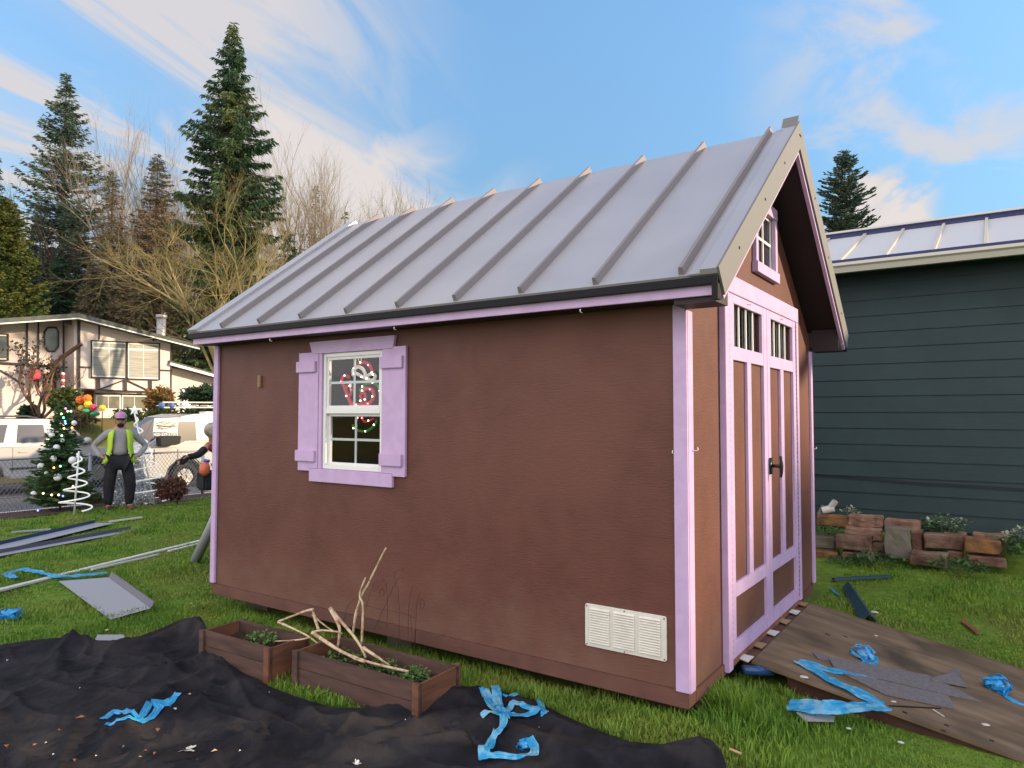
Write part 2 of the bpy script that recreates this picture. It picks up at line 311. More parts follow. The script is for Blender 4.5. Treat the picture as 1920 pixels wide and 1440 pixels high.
# walls
x0, x1, z0, z1 = -2.855, -2.225, 1.13, 2.0
t = 0.014
sw = MB()
sw.box((-L, 0, 0.09), (x0, t, 2.2)); sw.box((x1, 0, 0.09), (0, t, 2.2)); sw.box((x0, 0, 0.09), (x1, t, z0)); sw.box((x0, 0, z1), (x1, t, 2.2))
side_wall = sw.build('side_wall', M['brown'], shed)
bw = MB(); bw.box((-L, W-t, 0.09), (0, W, 2.2)); bw.prism([(-L, t, 0.09), (-L, W-t, 0.09), (-L, W-t, 2.2), (-L, RY, 3.34), (-L, t, 2.2)], (t, 0, 0)); bw.build('back_wall', M['brown'], shed)
def gz(y): return 2.22 + (RY-abs(y-RY))*0.745
gw = MB()
def gpoly(ya, yb, za, zb=None):
    if zb is None:
        pts = [(-t, ya, za), (-t, yb, za), (-t, yb, gz(yb))]
        if ya < RY < yb: pts.append((-t, RY, gz(RY)))
        pts.append((-t, ya, gz(ya)))
    else: pts = [(-t, ya, za), (-t, yb, za), (-t, yb, zb), (-t, ya, zb)]
    gw.prism(pts, (t, 0, 0))
gpoly(t, 0.66, 0.07); gpoly(2.38, W-t, 0.07)
gpoly(0.66, 1.36, 2.29); gpoly(1.82, 2.38, 2.29); gpoly(1.36, 1.82, 2.29, 2.60); gpoly(1.36, 1.82, 3.00)
gw.build('front_wall', M['brown'], shed)
# inside
fi = MB(); fi.box((-L+t, t, 0.085), (-t, W-t, 0.11)); fi.build('floor', M['rawwood'], shed)
for i in range(10):
    xx = -L+0.1+i*0.44
    st = MB(); st.box((xx, W-t-0.09, 0.11), (xx+0.04, W-t, 2.18)); st.build('stud', M['rawwood'], shed)
sh = MB(); sh.box((-4.0, W-0.5, 1.28), (-0.5, W-0.12, 1.31)); sh.box((-4.0, W-0.5, 0.8), (-0.5, W-0.12, 0.83)); sh.build('shelf', M['rawwood'], shed)
cu = MB(); cu.box((-2.98, 0.03, 0.6), (-2.88, 0.07, 2.15)); cu.box((-2.2, 0.03, 0.6), (-2.16, 0.07, 2.15)); cu.build('window_framing', M['rawwood'], shed)
# skids and floor rim
for a_, b_ in (((-L, -0.012, 0.0), (-1.9, 0.1, 0.088)), ((-1.897, -0.012, 0.0), (0.012, 0.1, 0.088)), ((-L, W-0.1, 0), (0.0, W, 0.088))):
    sk = MB(); sk.box(a_, b_); sk.build('skid', M['skid'], shed, bevel=0.004)
for a_, b_ in (((-0.09, 0.1, 0.0), (0.012, W-0.1, 0.068)), ((-L, 0.1, 0.0), (-L+0.08, W-0.1, 0.07))):
    rm = MB(); rm.box(a_, b_); rm.build('floor_rim', M['skid'], shed, bevel=0.003)
for (x, y) in ((-0.12, 0.22), (-2.2, 0.3), (-3.9, 0.35), (-0.15, 2.8), (-3.9, 2.8), (-2.2, 2.8)):
    pb = MB(); pb.box((x-0.15, y-0.12, float(ground_z(x, y))-0.05), (x+0.1, y+0.12, -0.001)); pb.build('foundation_block', M['soil'] if x > -1 else M['blockgrey'], shed, bevel=0.006)
pk = MB(); pk.box((-0.05, 0.20, -0.16), (-0.005, 0.27, -0.002)); pk.build('support_stake', M['skid'], shed)
# corner trim
def trim(name, a, b, m='lilac', par=shed, bev=0.003): q = MB(); q.box(a, b); return q.build(name, M[m], par, bevel=bev)
trim('corner_trim', (-0.055, -0.022, 0.085), (0.020, -0.001, 2.13)); trim('corner_trim', (0.001, 0.0, 0.075), (0.020, 0.078, 2.098))
trim('corner_trim', (-L-0.02, -0.022, 0.095), (-L+0.045, -0.001, 2.13)); trim('corner_trim', (0.001, W-0.05, 0.075), (0.020, W+0.018, 2.098)); trim('corner_trim', (-L-0.022, 0.0, 0.09), (-L-0.001, 0.06, 2.1))
# eaves, soffits, fascia
XL, XR = -L-0.05, 0.268
for far in (False, True):
    yy = (lambda v: 2*RY-v) if far else (lambda v: v)
    q = MB(); q.box((XL+0.02, yy(-0.212), 2.130), (XR-0.03, yy(-0.194), 2.192)); q.build('fascia', M['lilac'], shed, bevel=0.002)
    q = MB(); q.box((XL, yy(-0.243), 2.180), (XR, yy(-0.213), 2.222)); q.build('drip_edge', M['darktrim'], shed, bevel=0.002)
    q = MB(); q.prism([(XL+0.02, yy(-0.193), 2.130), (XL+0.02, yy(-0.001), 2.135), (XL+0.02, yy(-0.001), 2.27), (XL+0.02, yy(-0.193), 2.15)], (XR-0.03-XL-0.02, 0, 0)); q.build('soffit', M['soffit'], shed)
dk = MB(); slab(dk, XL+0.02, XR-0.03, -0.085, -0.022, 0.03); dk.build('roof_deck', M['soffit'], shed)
roof_mb = MB(); slab(roof_mb, XL, XR-0.004, -0.021, 0.0); roof = roof_mb.build('roof', M['roofmetal'], shed)
for i in range(9):
    xc = -3.83+0.4885*i
    q = MB()
    for far in (False, True):
        prof = [(-0.017, -0.004), (-0.010, 0.043), (0.010, 0.043), (0.017, -0.004)]
        V = []
        for s in (0.012, SL-0.035 if far else SL+0.022):
            for (dx, o) in prof:
                y, z = rp(s, o, far); V.append((xc+dx, y, z))
        q.add(V, [(0, 1, 5, 4), (1, 2, 6, 5), (2, 3, 7, 6), (3, 0, 4, 7), (0, 3, 2, 1), (4, 5, 6, 7)])
    q.build('rib', M['ribmetal'], roof)
# left rake strip, right rake trim with face
q = MB()
for far in (False, True):
    for (xa, xb, o0, o1) in ((XL-0.012, XL+0.125, -0.002, 0.024), (XL-0.012, XL+0.012, -0.09, -0.002)):
        a = rp(-0.004, o0, far); b = rp(-0.004, o1, far); c = ridge(o1); d = ridge(o0)
        q.prism([(xa, *a), (xa, *b), (xa, *c), (xa, *d)], (xb-xa, 0, 0))
q.build('rake_trim', M['roofmetal'], shed)
M['rakemetal'] = mat('pale_rake_metal', (0.16, 0.157, 0.152), None, rough=0.6, spec=0.3)
q = MB(); q2 = MB()
for far in (False, True):
    for (mb_, xa, xb, o0, o1) in ((q2, XR-0.085, XR+0.0, 0.0005, 0.030), (q2, XR-0.15, XR-0.086, 0.0005, 0.010), (q, XR+0.0005, XR+0.012, -0.122, 0.034)):
        a = rp(-0.012, o0, far); b = rp(-0.012, o1, far); c = ridge(o1); d = ridge(o0)
        mb_.prism([(xa, *a), (xa, *b), (xa, *c), (xa, *d)], (xb-xa, 0, 0))
q2.build('rake_cover', M['roofmetal'], shed)
rk = q.build('rake_trim', M['rakemetal'], shed)
for far in (False, True):
    q = MB(); yy = (lambda v: 2*RY-v) if far else (lambda v: v)
    q.box((XR-0.03, yy(-0.248), 2.105), (XR+0.0, yy(-0.190), 2.218)); q.build('eave_end_cap', M['darktrim'], shed)
rk['label'] = 'pale metal rake trim along the front gable edge'
q = MB(); q.prism([(XR-0.10, *rp(SL-0.05, 0.031)), (XR-0.10, RY, RZ+0.085), (XR-0.10, *rp(SL-0.02, 0.031))], (0.107, 0, 0)); q.build('ridge_tip', M['rakemetal'], shed)
for far in (False, True):
    for s in (0.35, 1.0, 1.6, 2.15):
        y, z = rp(s, -0.04, far); q = MB(); q.ball((XR+0.013, y, z), 0.009, 8, 5, (0.5, 1, 1)); q.build('screw', M['darktrim'], rk)
    q = MB()
    a = rp(0.0, -0.150, far); b = rp(0.0, -0.024, far); c = ridge(-0.024); d = ridge(-0.150)
    q.prism([(XR-0.028, *a), (XR-0.028, *b), (XR-0.028, *c), (XR-0.028, *d)], (0.026, 0, 0)); q.build('rake_board', M['lilac'], shed)
    q = MB(); yo = (2*RY+0.19 if far else -0.19); yi = (W+0.002 if far else -0.002)
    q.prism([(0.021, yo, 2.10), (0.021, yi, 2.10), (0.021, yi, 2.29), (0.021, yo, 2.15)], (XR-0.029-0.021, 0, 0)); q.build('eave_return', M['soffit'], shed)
# side window with head trim, sill board and shutters
win = MB()
fy0, fy1 = -0.006, 0.05
for (a, b, c, d) in ((x0, x0+0.03, z0, z1), (x1-0.03, x1, z0, z1), (x0+0.03, x1-0.03, z0, z0+0.03), (x0+0.03, x1-0.03, z1-0.03, z1), (x0+0.03, x1-0.03, 1.545, 1.585)): win.box((a, fy0, c), (b, fy1, d))
window = win.build('window', M['vinyl'], shed, bevel=0.003)
for (za, zb, yy) in ((1.585, z1-0.03, 0.012), (z0+0.03, 1.545, 0.03)):
    q = MB(); xm = (x0+x1)/2
    for (a, b, c, d) in ((x0+0.03, x0+0.052, za, zb), (x1-0.052, x1-0.03, za, zb), (x0+0.052, x1-0.052, za, za+0.02), (x0+0.052, x1-0.052, zb-0.02, zb)): q.box((a, yy-0.008, c), (b, yy+0.014, d))
    q.build('sash', M['vinyl'], window, bevel=0.002)
    q = MB(); zm = (za+zb)/2; q.box((xm-0.009, yy+0.004, za+0.02), (xm+0.009, yy+0.010, zb-0.02)); q.box((x0+0.052, yy+0.0045, zm-0.009), (x1-0.052, yy+0.0095, zm+0.009)); q.build('muntin', M['vinyl'], window)
    q = MB(); q.add([(x0+0.045, yy, za+0.01), (x1-0.045, yy, za+0.01), (x1-0.045, yy, zb-0.01), (x0+0.045, yy, zb-0.01)], [(0, 1, 2, 3)]); q.build('pane', M['glass'], window)
q = MB(); q.prism([(-2.965, -0.026, 2.002), (-2.115, -0.026, 2.002), (-2.095, -0.026, 2.095), (-3.0, -0.026, 2.095)], (0, 0.025, 0)); q.build('window_head_trim', M['lilac'], shed, bevel=0.002)
q = MB(); q.box((-2.985, -0.026, 1.03), (-2.112, -0.001, 1.128)); q.build('window_sill_board', M['lilac'], shed, bevel=0.002)
for (a, b) in ((-2.89, -2.857), (-2.223, -2.19)):
    q = MB(); q.box((a, -0.020, 1.13), (b, -0.001, 2.0)); q.build('window_side_trim', M['lilac'], shed)
for (a, b) in ((-3.12, -2.892), (-2.215, -1.993)):
    q = MB(); q.box((a, -0.024, 1.108), (b, -0.0205, 2.015)); q.box((a+0.002, -0.0205, 1.11), (b-0.002, -0.0012, 2.013))
    s_ = q.build('shutter', M['lilac'], shed, bevel=0.0015)
    for zc in (1.905, 1.222):
        q = MB(); q.box((a-0.012, -0.044, zc-0.042), (b-0.02, -0.0245, zc+0.042)); q.build('batten', M['lilac'], s_, bevel=0.003)
# louvre vent
v = MB(); vx0, vx1, vz0, vz1 = -0.60, -0.108, 0.222, 0.460
V0 = -0.012
prof = []
for cx_, cz_, a0 in ((vx1-0.012, vz1-0.012, 0), (vx0+0.012, vz1-0.012, 90), (vx0+0.012, vz0+0.012, 180), (vx1-0.012, vz0+0.012, 270)):
    for k in range(4): a = R(a0+k*30); prof.append((cx_+0.012*math.cos(a), V0, cz_+0.012*math.sin(a)))
v.prism(prof, (0, 0.011, 0))
vent = v.build('vent', M['ventw'], shed, bevel=0.002)
q = MB()
for c_ in range(3):
    a = vx0+0.032+c_*0.151; b = a+0.125
    for i in range(14):
        zc = vz0+0.026+i*0.0142
        q.add([(a, V0-0.0005, zc+0.009), (b, V0-0.0005, zc+0.009), (b, V0-0.010, zc), (a, V0-0.010, zc), (a, V0-0.0005, zc-0.0008), (b, V0-0.0005, zc-0.0008)], [(0, 1, 2, 3), (3, 2, 5, 4), (0, 3, 4), (1, 5, 2)])
q.build('louvres', M['ventw'], vent)
for (a, b) in ((vx0+0.012, vz1-0.012), (vx1-0.012, vz1-0.012), (vx0+0.012, vz0+0.012), (vx1-0.012, vz0+0.012), ((vx0+vx1)/2, vz1-0.008), ((vx0+vx1)/2, vz0+0.008)):
    q = MB(); q.ball((a, V0-0.001, b), 0.0045, 6, 4); q.build('screw', M['sheetedge'], vent)
# small wood cleat and hooks on the walls
q = MB(); q.box((-3.645, -0.022, 1.76), (-3.61, -0.001, 1.86)); q.build('wall_cleat', M['rawwood'], shed, bevel=0.004)
def hook(p, d):
    q = MB(); p = Vector(p); d = Vector(d); pts = [p, p+d*0.016]+[p+d*(0.016+0.009*math.sin(a))+Vector((0, 0, 0.009*(1-math.cos(a)))) for a in (0.6, 1.3, 2.0, 2.7)]
    q.tube(pts, 0.0026, 6); q.build('cup_hook', M['white'], shed, True)
hook((-0.06, -0.002, 1.33), (0, -1, 0)); hook((0.022, 0.07, 1.345), (1, 0, 0)); hook((-0.5, -0.213, 2.10), (0, -1, 0)); hook((0.022, W, 1.24), (1, 0, 0)); hook((-3.2, -0.213, 2.10), (0, -1, 0))
hook((0.242, 3.12, 2.16), (1, 0, 0)); hook((-1.9, -0.213, 2.10), (0, -1, 0))
# double doors
YM = 1.517
def leaf(y0, y1, first):
    q = MB(); wz0, wz1 = 1.965, 2.235; a, b = y0+0.105, y1-0.115
    if not first: a, b = y0+0.115, y1-0.095
    q.box((-0.010, y0, 0.085), (0.012, y1, wz0)); q.box((-0.010, y0, wz1), (0.012, y1, 2.29)); q.box((-0.010, y0, wz0), (0.012, a, wz1)); q.box((-0.010, b, wz0), (0.012, y1, wz1))
    d = q.build('door', M['brown'], shed)
    o = 0.0125; f = 0.034
    q = MB()
    q.box((o, y0, 0.07), (f, y0+0.075, 2.29)); q.box((o, y1-0.082, 0.07), (f, y1, 2.29))
    ya, yb = y0+0.075, y1-0.082
    q.box((o, ya, 0.07), (f-0.001, yb, 0.165)); q.box((o, ya, 0.425), (f-0.001, yb, 0.51)); q.box((o, ya, 1.88), (f-0.001, yb, wz0)); q.box((o, ya, wz1), (f-0.001, yb, 2.29))
    q.box((o, ya, wz0), (f-0.001, a, wz1)); q.box((o, b, wz0), (f-0.001, yb, wz1))
    ym = (ya+yb)/2; q.box((o, ym-0.045, 0.51), (f-0.002, ym+0.045, 1.88))
    q.build('door_frame', M['lilac'], d, bevel=0.002)
    for i in range(0, 4): yy = a+0.010+(b-a)*i/4; q = MB(); q.box((0.004, yy-0.009, wz0), (0.013, yy+0.009, wz1)); q.build('window_bar', M['vinyl'], d)
    q = MB(); q.add([(0, a, wz0), (0, b, wz0), (0, b, wz1), (0, a, wz1)], [(0, 1, 2, 3)]); q.build('pane', M['glass'], d)
    q = MB(); q.bar((f+0.002, ym-0.03, 2.262), (f+0.002, ym+0.045, 2.272), 0.004, 0.004); q.build('staple', M['sheetedge'], d)
    return d
d1 = leaf(0.668, YM-0.003, True); d2 = leaf(YM+0.003, 2.372, False)
q = MB(); q.box((0.0345, YM+0.012, 1.12), (0.046, YM+0.062, 1.235)); q.tube([(0.046, YM+0.037, 1.178), (0.105, YM+0.037, 1.178)], 0.012, 8)
q.tube([(0.108, YM+0.037, 1.10), (0.112, YM+0.037, 1.14), (0.113, YM+0.037, 1.178), (0.112, YM+0.037, 1.215), (0.108, YM+0.037, 1.25)], [0.008, 0.011, 0.013, 0.011, 0.008], 8); q.build('door_handle', M['black'], d2, True)
trim('door_jamb', (0.001, 0.575, 0.02), (0.040, 0.655, 2.29)); trim('door_jamb', (0.001, 2.385, 0.06), (0.040, 2.455, 2.29)); trim('door_header', (0.001, 0.575, 2.292), (0.0405, 2.46, 2.405))
for yh in (0.6615, 2.3785):
    q = MB()
    for i in range(60): z = 0.10+i*0.0363; q.tube([(0.034, yh, z), (0.034, yh, z+0.0235)], 0.0046, 6)
    q.build('piano_hinge', M['sheetedge'], shed)
q = MB(); q.box((0.0125, 0.66, 0.03), (0.03, 2.38, 0.066)); q.build('door_threshold', mat('worn_orange_wood', (0.3, 0.12, 0.06), (0.16, 0.07, 0.045), 8, 0.8), shed)
for i, yv in enumerate((0.80, 1.10, 1.42, 1.75, 2.05, 2.33)):
    q = MB(); q.hexa([(0.031, yv, 0.040), (0.085, yv-0.01, 0.032), (0.09, yv+0.10, 0.034), (0.031, yv+0.09, 0.040), (0.031, yv, 0.046), (0.085, yv-0.01, 0.038), (0.09, yv+0.10, 0.040), (0.031, yv+0.09, 0.046)]); q.build('ramp_clip', M['rawwood'] if i % 2 else M['offwhite'], shed)
# gable window
gy0, gy1, ga, gb = 1.36, 1.82, 2.60, 3.00
q = MB()
q.box((0.001, gy0-0.055, ga), (0.030, gy0, gb)); q.box((0.001, gy1, ga), (0.030, gy1+0.055, gb)); q.box((0.001, gy0-0.06, gb), (0.032, gy1+0.06, gb+0.085)); q.box((0.001, gy0-0.065, ga-0.075), (0.042, gy1+0.065, ga))
q.build('gable_window_trim', M['lilac'], shed, bevel=0.002)
q = MB(); q.box((-0.012, gy0, ga), (-0.002, gy0+0.02, gb)); q.box((-0.012, gy1-0.02, ga), (-0.002, gy1, gb)); q.box((-0.012, gy0+0.02, ga), (-0.002, gy1-0.02, ga+0.02)); q.box((-0.012, gy0+0.02, gb-0.02), (-0.002, gy1-0.02, gb))
q.box((-0.010, 1.58, ga+0.02), (0.0, 1.60, gb-0.02)); q.box((-0.011, gy0+0.02, 2.79), (-0.001, 1.58, 2.81)); q.box((-0.011, 1.60, 2.79), (-0.001, gy1-0.02, 2.81))
gwin = q.build('gable_window', M['vinyl'], shed)
q = MB(); q.add([(-0.014, gy0, ga), (-0.014, gy1, ga), (-0.014, gy1, gb), (-0.014, gy0, gb)], [(0, 1, 2, 3)]); q.build('pane', M['glass'], gwin)
# lighted rope decoration hanging inside the window
M['ropered'] = mat('red_rope_light', (0.45, 0.03, 0.05), None, rough=0.35, trans=0.3, emit=(0.9, 0.05, 0.09), estr=0.12)
M['ropegreen'] = mat('green_rope_light', (0.04, 0.22, 0.06), None, rough=0.35, trans=0.3, emit=(0.05, 0.6, 0.12), estr=0.03)
M['ropewhite'] = mat('white_rope_light', (0.7, 0.68, 0.66), None, rough=0.35, trans=0.2, emit=(1, 0.9, 0.85), estr=0.08)
M['bulbw'] = mat('warm_bulb', (1, 0.8, 0.7), None, emit=(1, 0.72, 0.55), estr=5)
M['bulbr'] = mat('red_bulb', (1, 0.1, 0.2), None, emit=(1, 0.12, 0.2), estr=5)
deco = thing('rope_light_decoration', 'red, white and green rope light shape hanging inside the shed window', 'light decoration', onY(685, 690, 0.12))
def cr(pts, n=8):
    pts = [Vector(p) for p in pts]; P = [pts[0]]+pts+[pts[-1]]; o = []
    for i in range(1, len(P)-2):
        for k in range(n):
            u = k/n; o.append(0.5*((2*P[i])+(-P[i-1]+P[i+1])*u+(2*P[i-1]-5*P[i]+4*P[i+1]-P[i+2])*u*u+(-P[i-1]+3*P[i]-3*P[i+1]+P[i+2])*u**3))
    o.append(P[-2]); return o
z4 = lambda a, b: onY(540+a/4.365, 600+b/4.365, 0.12)
for (m, r, pts, bulbs) in (
    ('ropered', 0.012, [(575, 360), (620, 345), (665, 370), (690, 420), (700, 450)], 3),
    ('ropewhite', 0.0135, [(540, 460), (535, 410), (570, 385), (610, 400), (640, 460), (665, 490), (700, 490), (715, 460), (690, 440), (660, 450)], 3),
    ('ropewhite', 0.0135, [(530, 450), (560, 440), (600, 460), (650, 485)], 2),
    ('ropered', 0.0135, [(500, 470), (465, 455), (440, 490), (465, 560), (495, 640), (515, 690), (530, 760)], 4),
    ('ropewhite', 0.011, [(510, 500), (520, 580)], 1),
    ('ropered', 0.0135, [(600, 600), (640, 560), (690, 575), (700, 625), (670, 680), (600, 700), (520, 680)], 5),
    ('ropered', 0.010, [(590, 610), (600, 660), (600, 720)], 1), ('ropered', 0.010, [(625, 590), (635, 650), (630, 690)], 1),
    ('ropered', 0.010, [(475, 560), (500, 530), (520, 560), (510, 620)], 1),
    ('ropegreen', 0.0135, [(590, 580), (640, 525), (710, 515), (755, 570), (775, 660), (770, 700)], 4),
    ('ropegreen', 0.010, [(530, 860), (560, 900), (640, 910), (700, 870), (730, 820)], 3),
    ('ropered', 0.008, [(550, 830), (600, 775), (625, 832), (700, 808)], 3)):
    P = cr([z4(*p) for p in pts]); q = MB().tube(P, r, 7); o = q.build('rope_light', M[m], deco, True)
    for k in range(bulbs):
        p = P[int((k+0.5)/bulbs*(len(P)-1))]; b = MB().ball((p.x, p.y-r, p.z), 0.0055, 8, 6); b.build('bulb', M['bulbr'] if (m == 'ropered' and k % 2) else M['bulbw'], o, True)
q = MB().tube(cr([z4(585, 350), z4(575, 320), z4(590, 300), z4(598, 330), z4(590, 350)]), 0.004, 6); q.build('hanging_loop', M['white'], deco, True)
# ------------------------------------------------------------------ ramp
RX0, RZ0, RX1, RZ1 = 0.092, 0.028, 1.50, -0.235
def rz(x): return RZ0+(RZ1-RZ0)*(x-RX0)/(RX1-RX0)
def RP(px, py, dz=0.0):
    d = ray(px, py); k = (RZ1-RZ0)/(RX1-RX0)
    t = (RZ0+dz+k*(CAM[0]-RX0)-CAM[2])/(d[2]-k*d[0]); return tuple(CAM+d*t)
ramp = thing('ramp', 'weathered plywood entry ramp sloping down from the shed doors', 'ramp', (0.8, 1.6, -0.15))
q = MB(); q.hexa([(RX0, 0.84, rz(RX0)-0.018), (RX1, 0.90, RZ1-0.018), (RX1+0.05, 2.5, RZ1-0.02), (RX0, 2.5, rz(RX0)-0.018), (RX0, 0.84, rz(RX0)), (RX1, 0.90, RZ1), (RX1+0.05, 2.5, RZ1), (RX0, 2.5, rz(RX0))])
q.build('ramp_deck', M['ply'], ramp, bevel=0.002)
for (a, y) in ((0.27, 0.92), (0.15, 1.65), (0.15, 2.43)):
    q = MB(); q.prism([(a, y, rz(a)-0.019), (1.46, y, rz(1.46)-0.019), (1.46, y, rz(1.46)-0.06), (a+0.04, y, rz(a)-0.20)], (0, 0.04, 0)); q.build('stringer', M['plydark'], ramp)
q = MB(); q.box((0.02, 0.9, -0.05), (0.0915, 2.4, 0.022)); q.build('ledger', M['skid'], ramp)
pipe = tag(MB().tube([(0.07, 0.74, 0.0), (0.20, 0.90, -0.03)], 0.028, 12).build('pipe', mat('glossy_dark_blue', (0.02, 0.06, 0.16), None, rough=0.12), None, True), 'short glossy dark blue pipe lying under the top of the ramp', 'pipe')
# ------------------------------------------------------------------ landscape fabric
def seg_d(P, A, B):
    AB = B-A; tt = np.clip(((P-A)@AB)/max(AB@AB, 1e-12), 0, 1); Q = A+tt[:, None]*AB; return np.hypot(*(P-Q).T), Q, tt
def inside(P, poly):
    n = len(poly); r = np.zeros(len(P), bool)
    for i in range(n):
        a = poly[i]; b = poly[(i+1) % n]
        c = ((a[1] > P[:, 1]) != (b[1] > P[:, 1])) & (P[:, 0] < (b[0]-a[0])*(P[:, 1]-a[1])/(b[1]-a[1]+1e-12)+a[0]); r ^= c
    return r
fpx = [(-260, 1235, .0), (-100, 1222, .02), (0, 1214, .02), (60, 1204, .03), (110, 1199, .04), (160, 1204, .04), (210, 1205, .03), (260, 1196, .05), (300, 1180, .08), (340, 1160, .12), (375, 1152, .17), (384, 1165, .17), (395, 1195, .10), (415, 1222, .03), (450, 1252, .0), (500, 1292, .0), (560, 1315, .0), (620, 1333, 0), (700, 1336, 0), (740, 1314, .04), (770, 1288, .12), (795, 1273, .15), (830, 1281, .12), (858, 1290, .06), (900, 1300, .02), (940, 1302, .02), (1000, 1318, .01), (1050, 1345, .01), (1110, 1372, .01), (1180, 1398, .01), (1240, 1402, .03), (1280, 1388, .08), (1310, 1380, .10), (1335, 1388, .10), (1352, 1410, .06), (1362, 1440, .03), (1372, 1520, 0), (1380, 1640, 0), (500, 1720, 0), (-400, 1500, 0)]
FP = np.array([G(*q)[:2] for q in fpx]); FH = np.array([q[2] for q in fpx])
ridges = [  # (pixel polyline with height), width
    ([(-100, 1228, .03), (0, 1222, .05), (110, 1205, .06), (210, 1212, .05), (280, 1200, .07), (340, 1170, .12), (377, 1160, .17)], .085),
    ([(377, 1160, .17), (392, 1208, .08), (440, 1275, .025), (520, 1325, .03), (600, 1352, .045), (700, 1356, .04)], .075),
    ([(740, 1330, .05), (775, 1295, .12), (797, 1280, .15), (835, 1290, .10), (880, 1310, .06)], .11),
    ([(230, 1262, .05), (320, 1258, .06), (420, 1215, .06)], .06),
    ([(420, 1370, .03), (470, 1400, .05), (560, 1398, .06), (650, 1408, .05), (740, 1378, .06), (820, 1340, .06), (900, 1335, .05)], .07),
    ([(880, 1340, .04), (960, 1370, .06), (1060, 1402, .06), (1160, 1415, .07), (1250, 1408, .10), (1315, 1396, .12), (1345, 1415, .08)], .08),
    ([(960, 1325, .03), (1060, 1360, .04), (1150, 1392, .03)], .04),
    ([(430, 1260, .03), (470, 1330, .04), (560, 1380, .03)], .04), ([(300, 1300, .02), (420, 1330, .03), (520, 1350, .03)], .03),
    ([(380, 1430, .04), (440, 1415, .05), (560, 1440, .03)], .05), ([(0, 1300, .02), (60, 1340, .03), (150, 1360, .01)], .03), ([(100, 1290, .015), (240, 1300, .03), (330, 1296, .015)], .03),
    ([(0, 1400, .03), (60, 1425, .03), (120, 1460, .03)], .05), ([(640, 1360, .03), (700, 1330, .03)], .03), ([(820, 1400, .03), (900, 1420, .05), (1000, 1440, .04)], .08), ([(560, 1350, .03), (640, 1390, .03), (760, 1400, .05), (860, 1378, .05)], .06)]
RD = [([np.array(G(x, y, h)[:2]) for x, y, h in pts], [q[2] for q in pts], wd) for pts, wd in ridges]
pw = np.random.default_rng(3)
WV = [(pw.uniform(-1, 1, 2)*f, pw.uniform(0, 6.28), a) for f, a in ((1.7, .040), (2.6, .036), (3.6, .030), (5.2, .024), (7, .018), (10, .012), (16, .008), (24, .005))]
CR = []
for _ in range(130):
    a_ = np.array([pw.uniform(-5.5, .2), pw.uniform(-2.6, -.4)]); dd_ = pw.uniform(-.7, .5) if pw.random() < .7 else pw.uniform(0, 3.1); ln_ = pw.uniform(.15, .7); b_ = a_+ln_*np.array([math.cos(dd_), math.sin(dd_)]); c_ = (a_+b_)/2+pw.normal(size=2)*.04
    CR.append(([a_, c_, b_], pw.uniform(.010, .028), pw.uniform(.010, .026)))
def fabric_h(P):
    P = np.atleast_2d(np.asarray(P, float)); z = np.zeros(len(P))
    for pts, hs, wd in RD:
        best = np.zeros(len(P))
        for i in range(len(pts)-1):
            d, _, tt = seg_d(P, pts[i], pts[i+1]); h = hs[i]+(hs[i+1]-hs[i])*tt
            best = np.maximum(best, h*np.exp(-(d/wd)**1.5))
        z = np.maximum(z, best) + 0.3*np.minimum(z, best)
    for pts, h, wd in CR:
        for i in (0, 1):
            d, _, tt = seg_d(P, pts[i], pts[i+1]); u_ = (tt+i)/2; z = z + h*(4*u_*(1-u_)*(d < 4*wd))*np.exp(-(d/wd)**1.3)*(1 if i == 0 else (tt > 0))*(1 if i == 1 else (tt < 1))
    wp = P + 0.22*np.stack([np.sin(P[:, 1]*2.3+P[:, 0]*1.1+.4), np.sin(P[:, 0]*2.9-P[:, 1]*.8)], -1) + .07*np.stack([np.sin(P[:, 1]*6-P[:, 0]*4), np.sin(P[:, 0]*5+P[:, 1]*4)], -1) + .02*np.stack([np.sin(P[:, 1]*17-P[:, 0]*9), np.sin(P[:, 0]*15+P[:, 1]*11)], -1)
    for k, ph, a in WV:
        q = np.abs(np.sin(wp@(k*1.6)+ph)); z = z + a*(1-q)**5*(.5+.5*np.sin(P@k[::-1]*.9+ph*2))
    dmin = np.full(len(P), 9.0); hb = np.zeros(len(P))
    for i in range(len(FP)):
        d, _, tt = seg_d(P, FP[i], FP[(i+1) % len(FP)]); h = FH[i]+(FH[(i+1) % len(FP)]-FH[i])*tt; m = d < dmin; dmin[m] = d[m]; hb[m] = h[m]
    e = sm(0, 0.07, dmin)
    return ground_z(P[:, 0], P[:, 1]) + 0.022 + z*e*0.92 + hb*(1-e)*0.8
stp = 0.013
ax = np.arange(FP[:, 0].min()-.03, FP[:, 0].max()+.03, stp); ay = np.arange(max(FP[:, 1].min(), -3.0), FP[:, 1].max()+.03, stp)
A, B = np.meshgrid(ax, ay, indexing='ij'); P = np.stack([A.ravel(), B.ravel()], -1); ins = inside(P, FP)
k = np.arange(A.size).reshape(A.shape); q4 = np.stack([k[:-1, :-1], k[1:, :-1], k[1:, 1:], k[:-1, 1:]], -1).reshape(-1, 4)
q4 = q4[ins[q4].any(1)]; used = np.unique(q4); outv = used[~ins[used]]
best = np.full(len(outv), 9.0); Pn = P.copy(); Po = P[outv]; Qb = Po.copy()
for i in range(len(FP)):
    d, Q, _ = seg_d(Po, FP[i], FP[(i+1) % len(FP)]); m = d < best; best[m] = d[m]; Qb[m] = Q[m]
Pn[outv] = Qb
Zf = np.zeros(len(P)); Zf[used] = fabric_h(Pn[used])
Zf[outv] -= 0.0
remap = np.full(len(P), -1); remap[used] = np.arange(len(used))
fab = link('landscape_fabric', fastmesh(np.column_stack([Pn[used], Zf[used]]), 4, remap[q4]), M['fabric'], smooth=True)
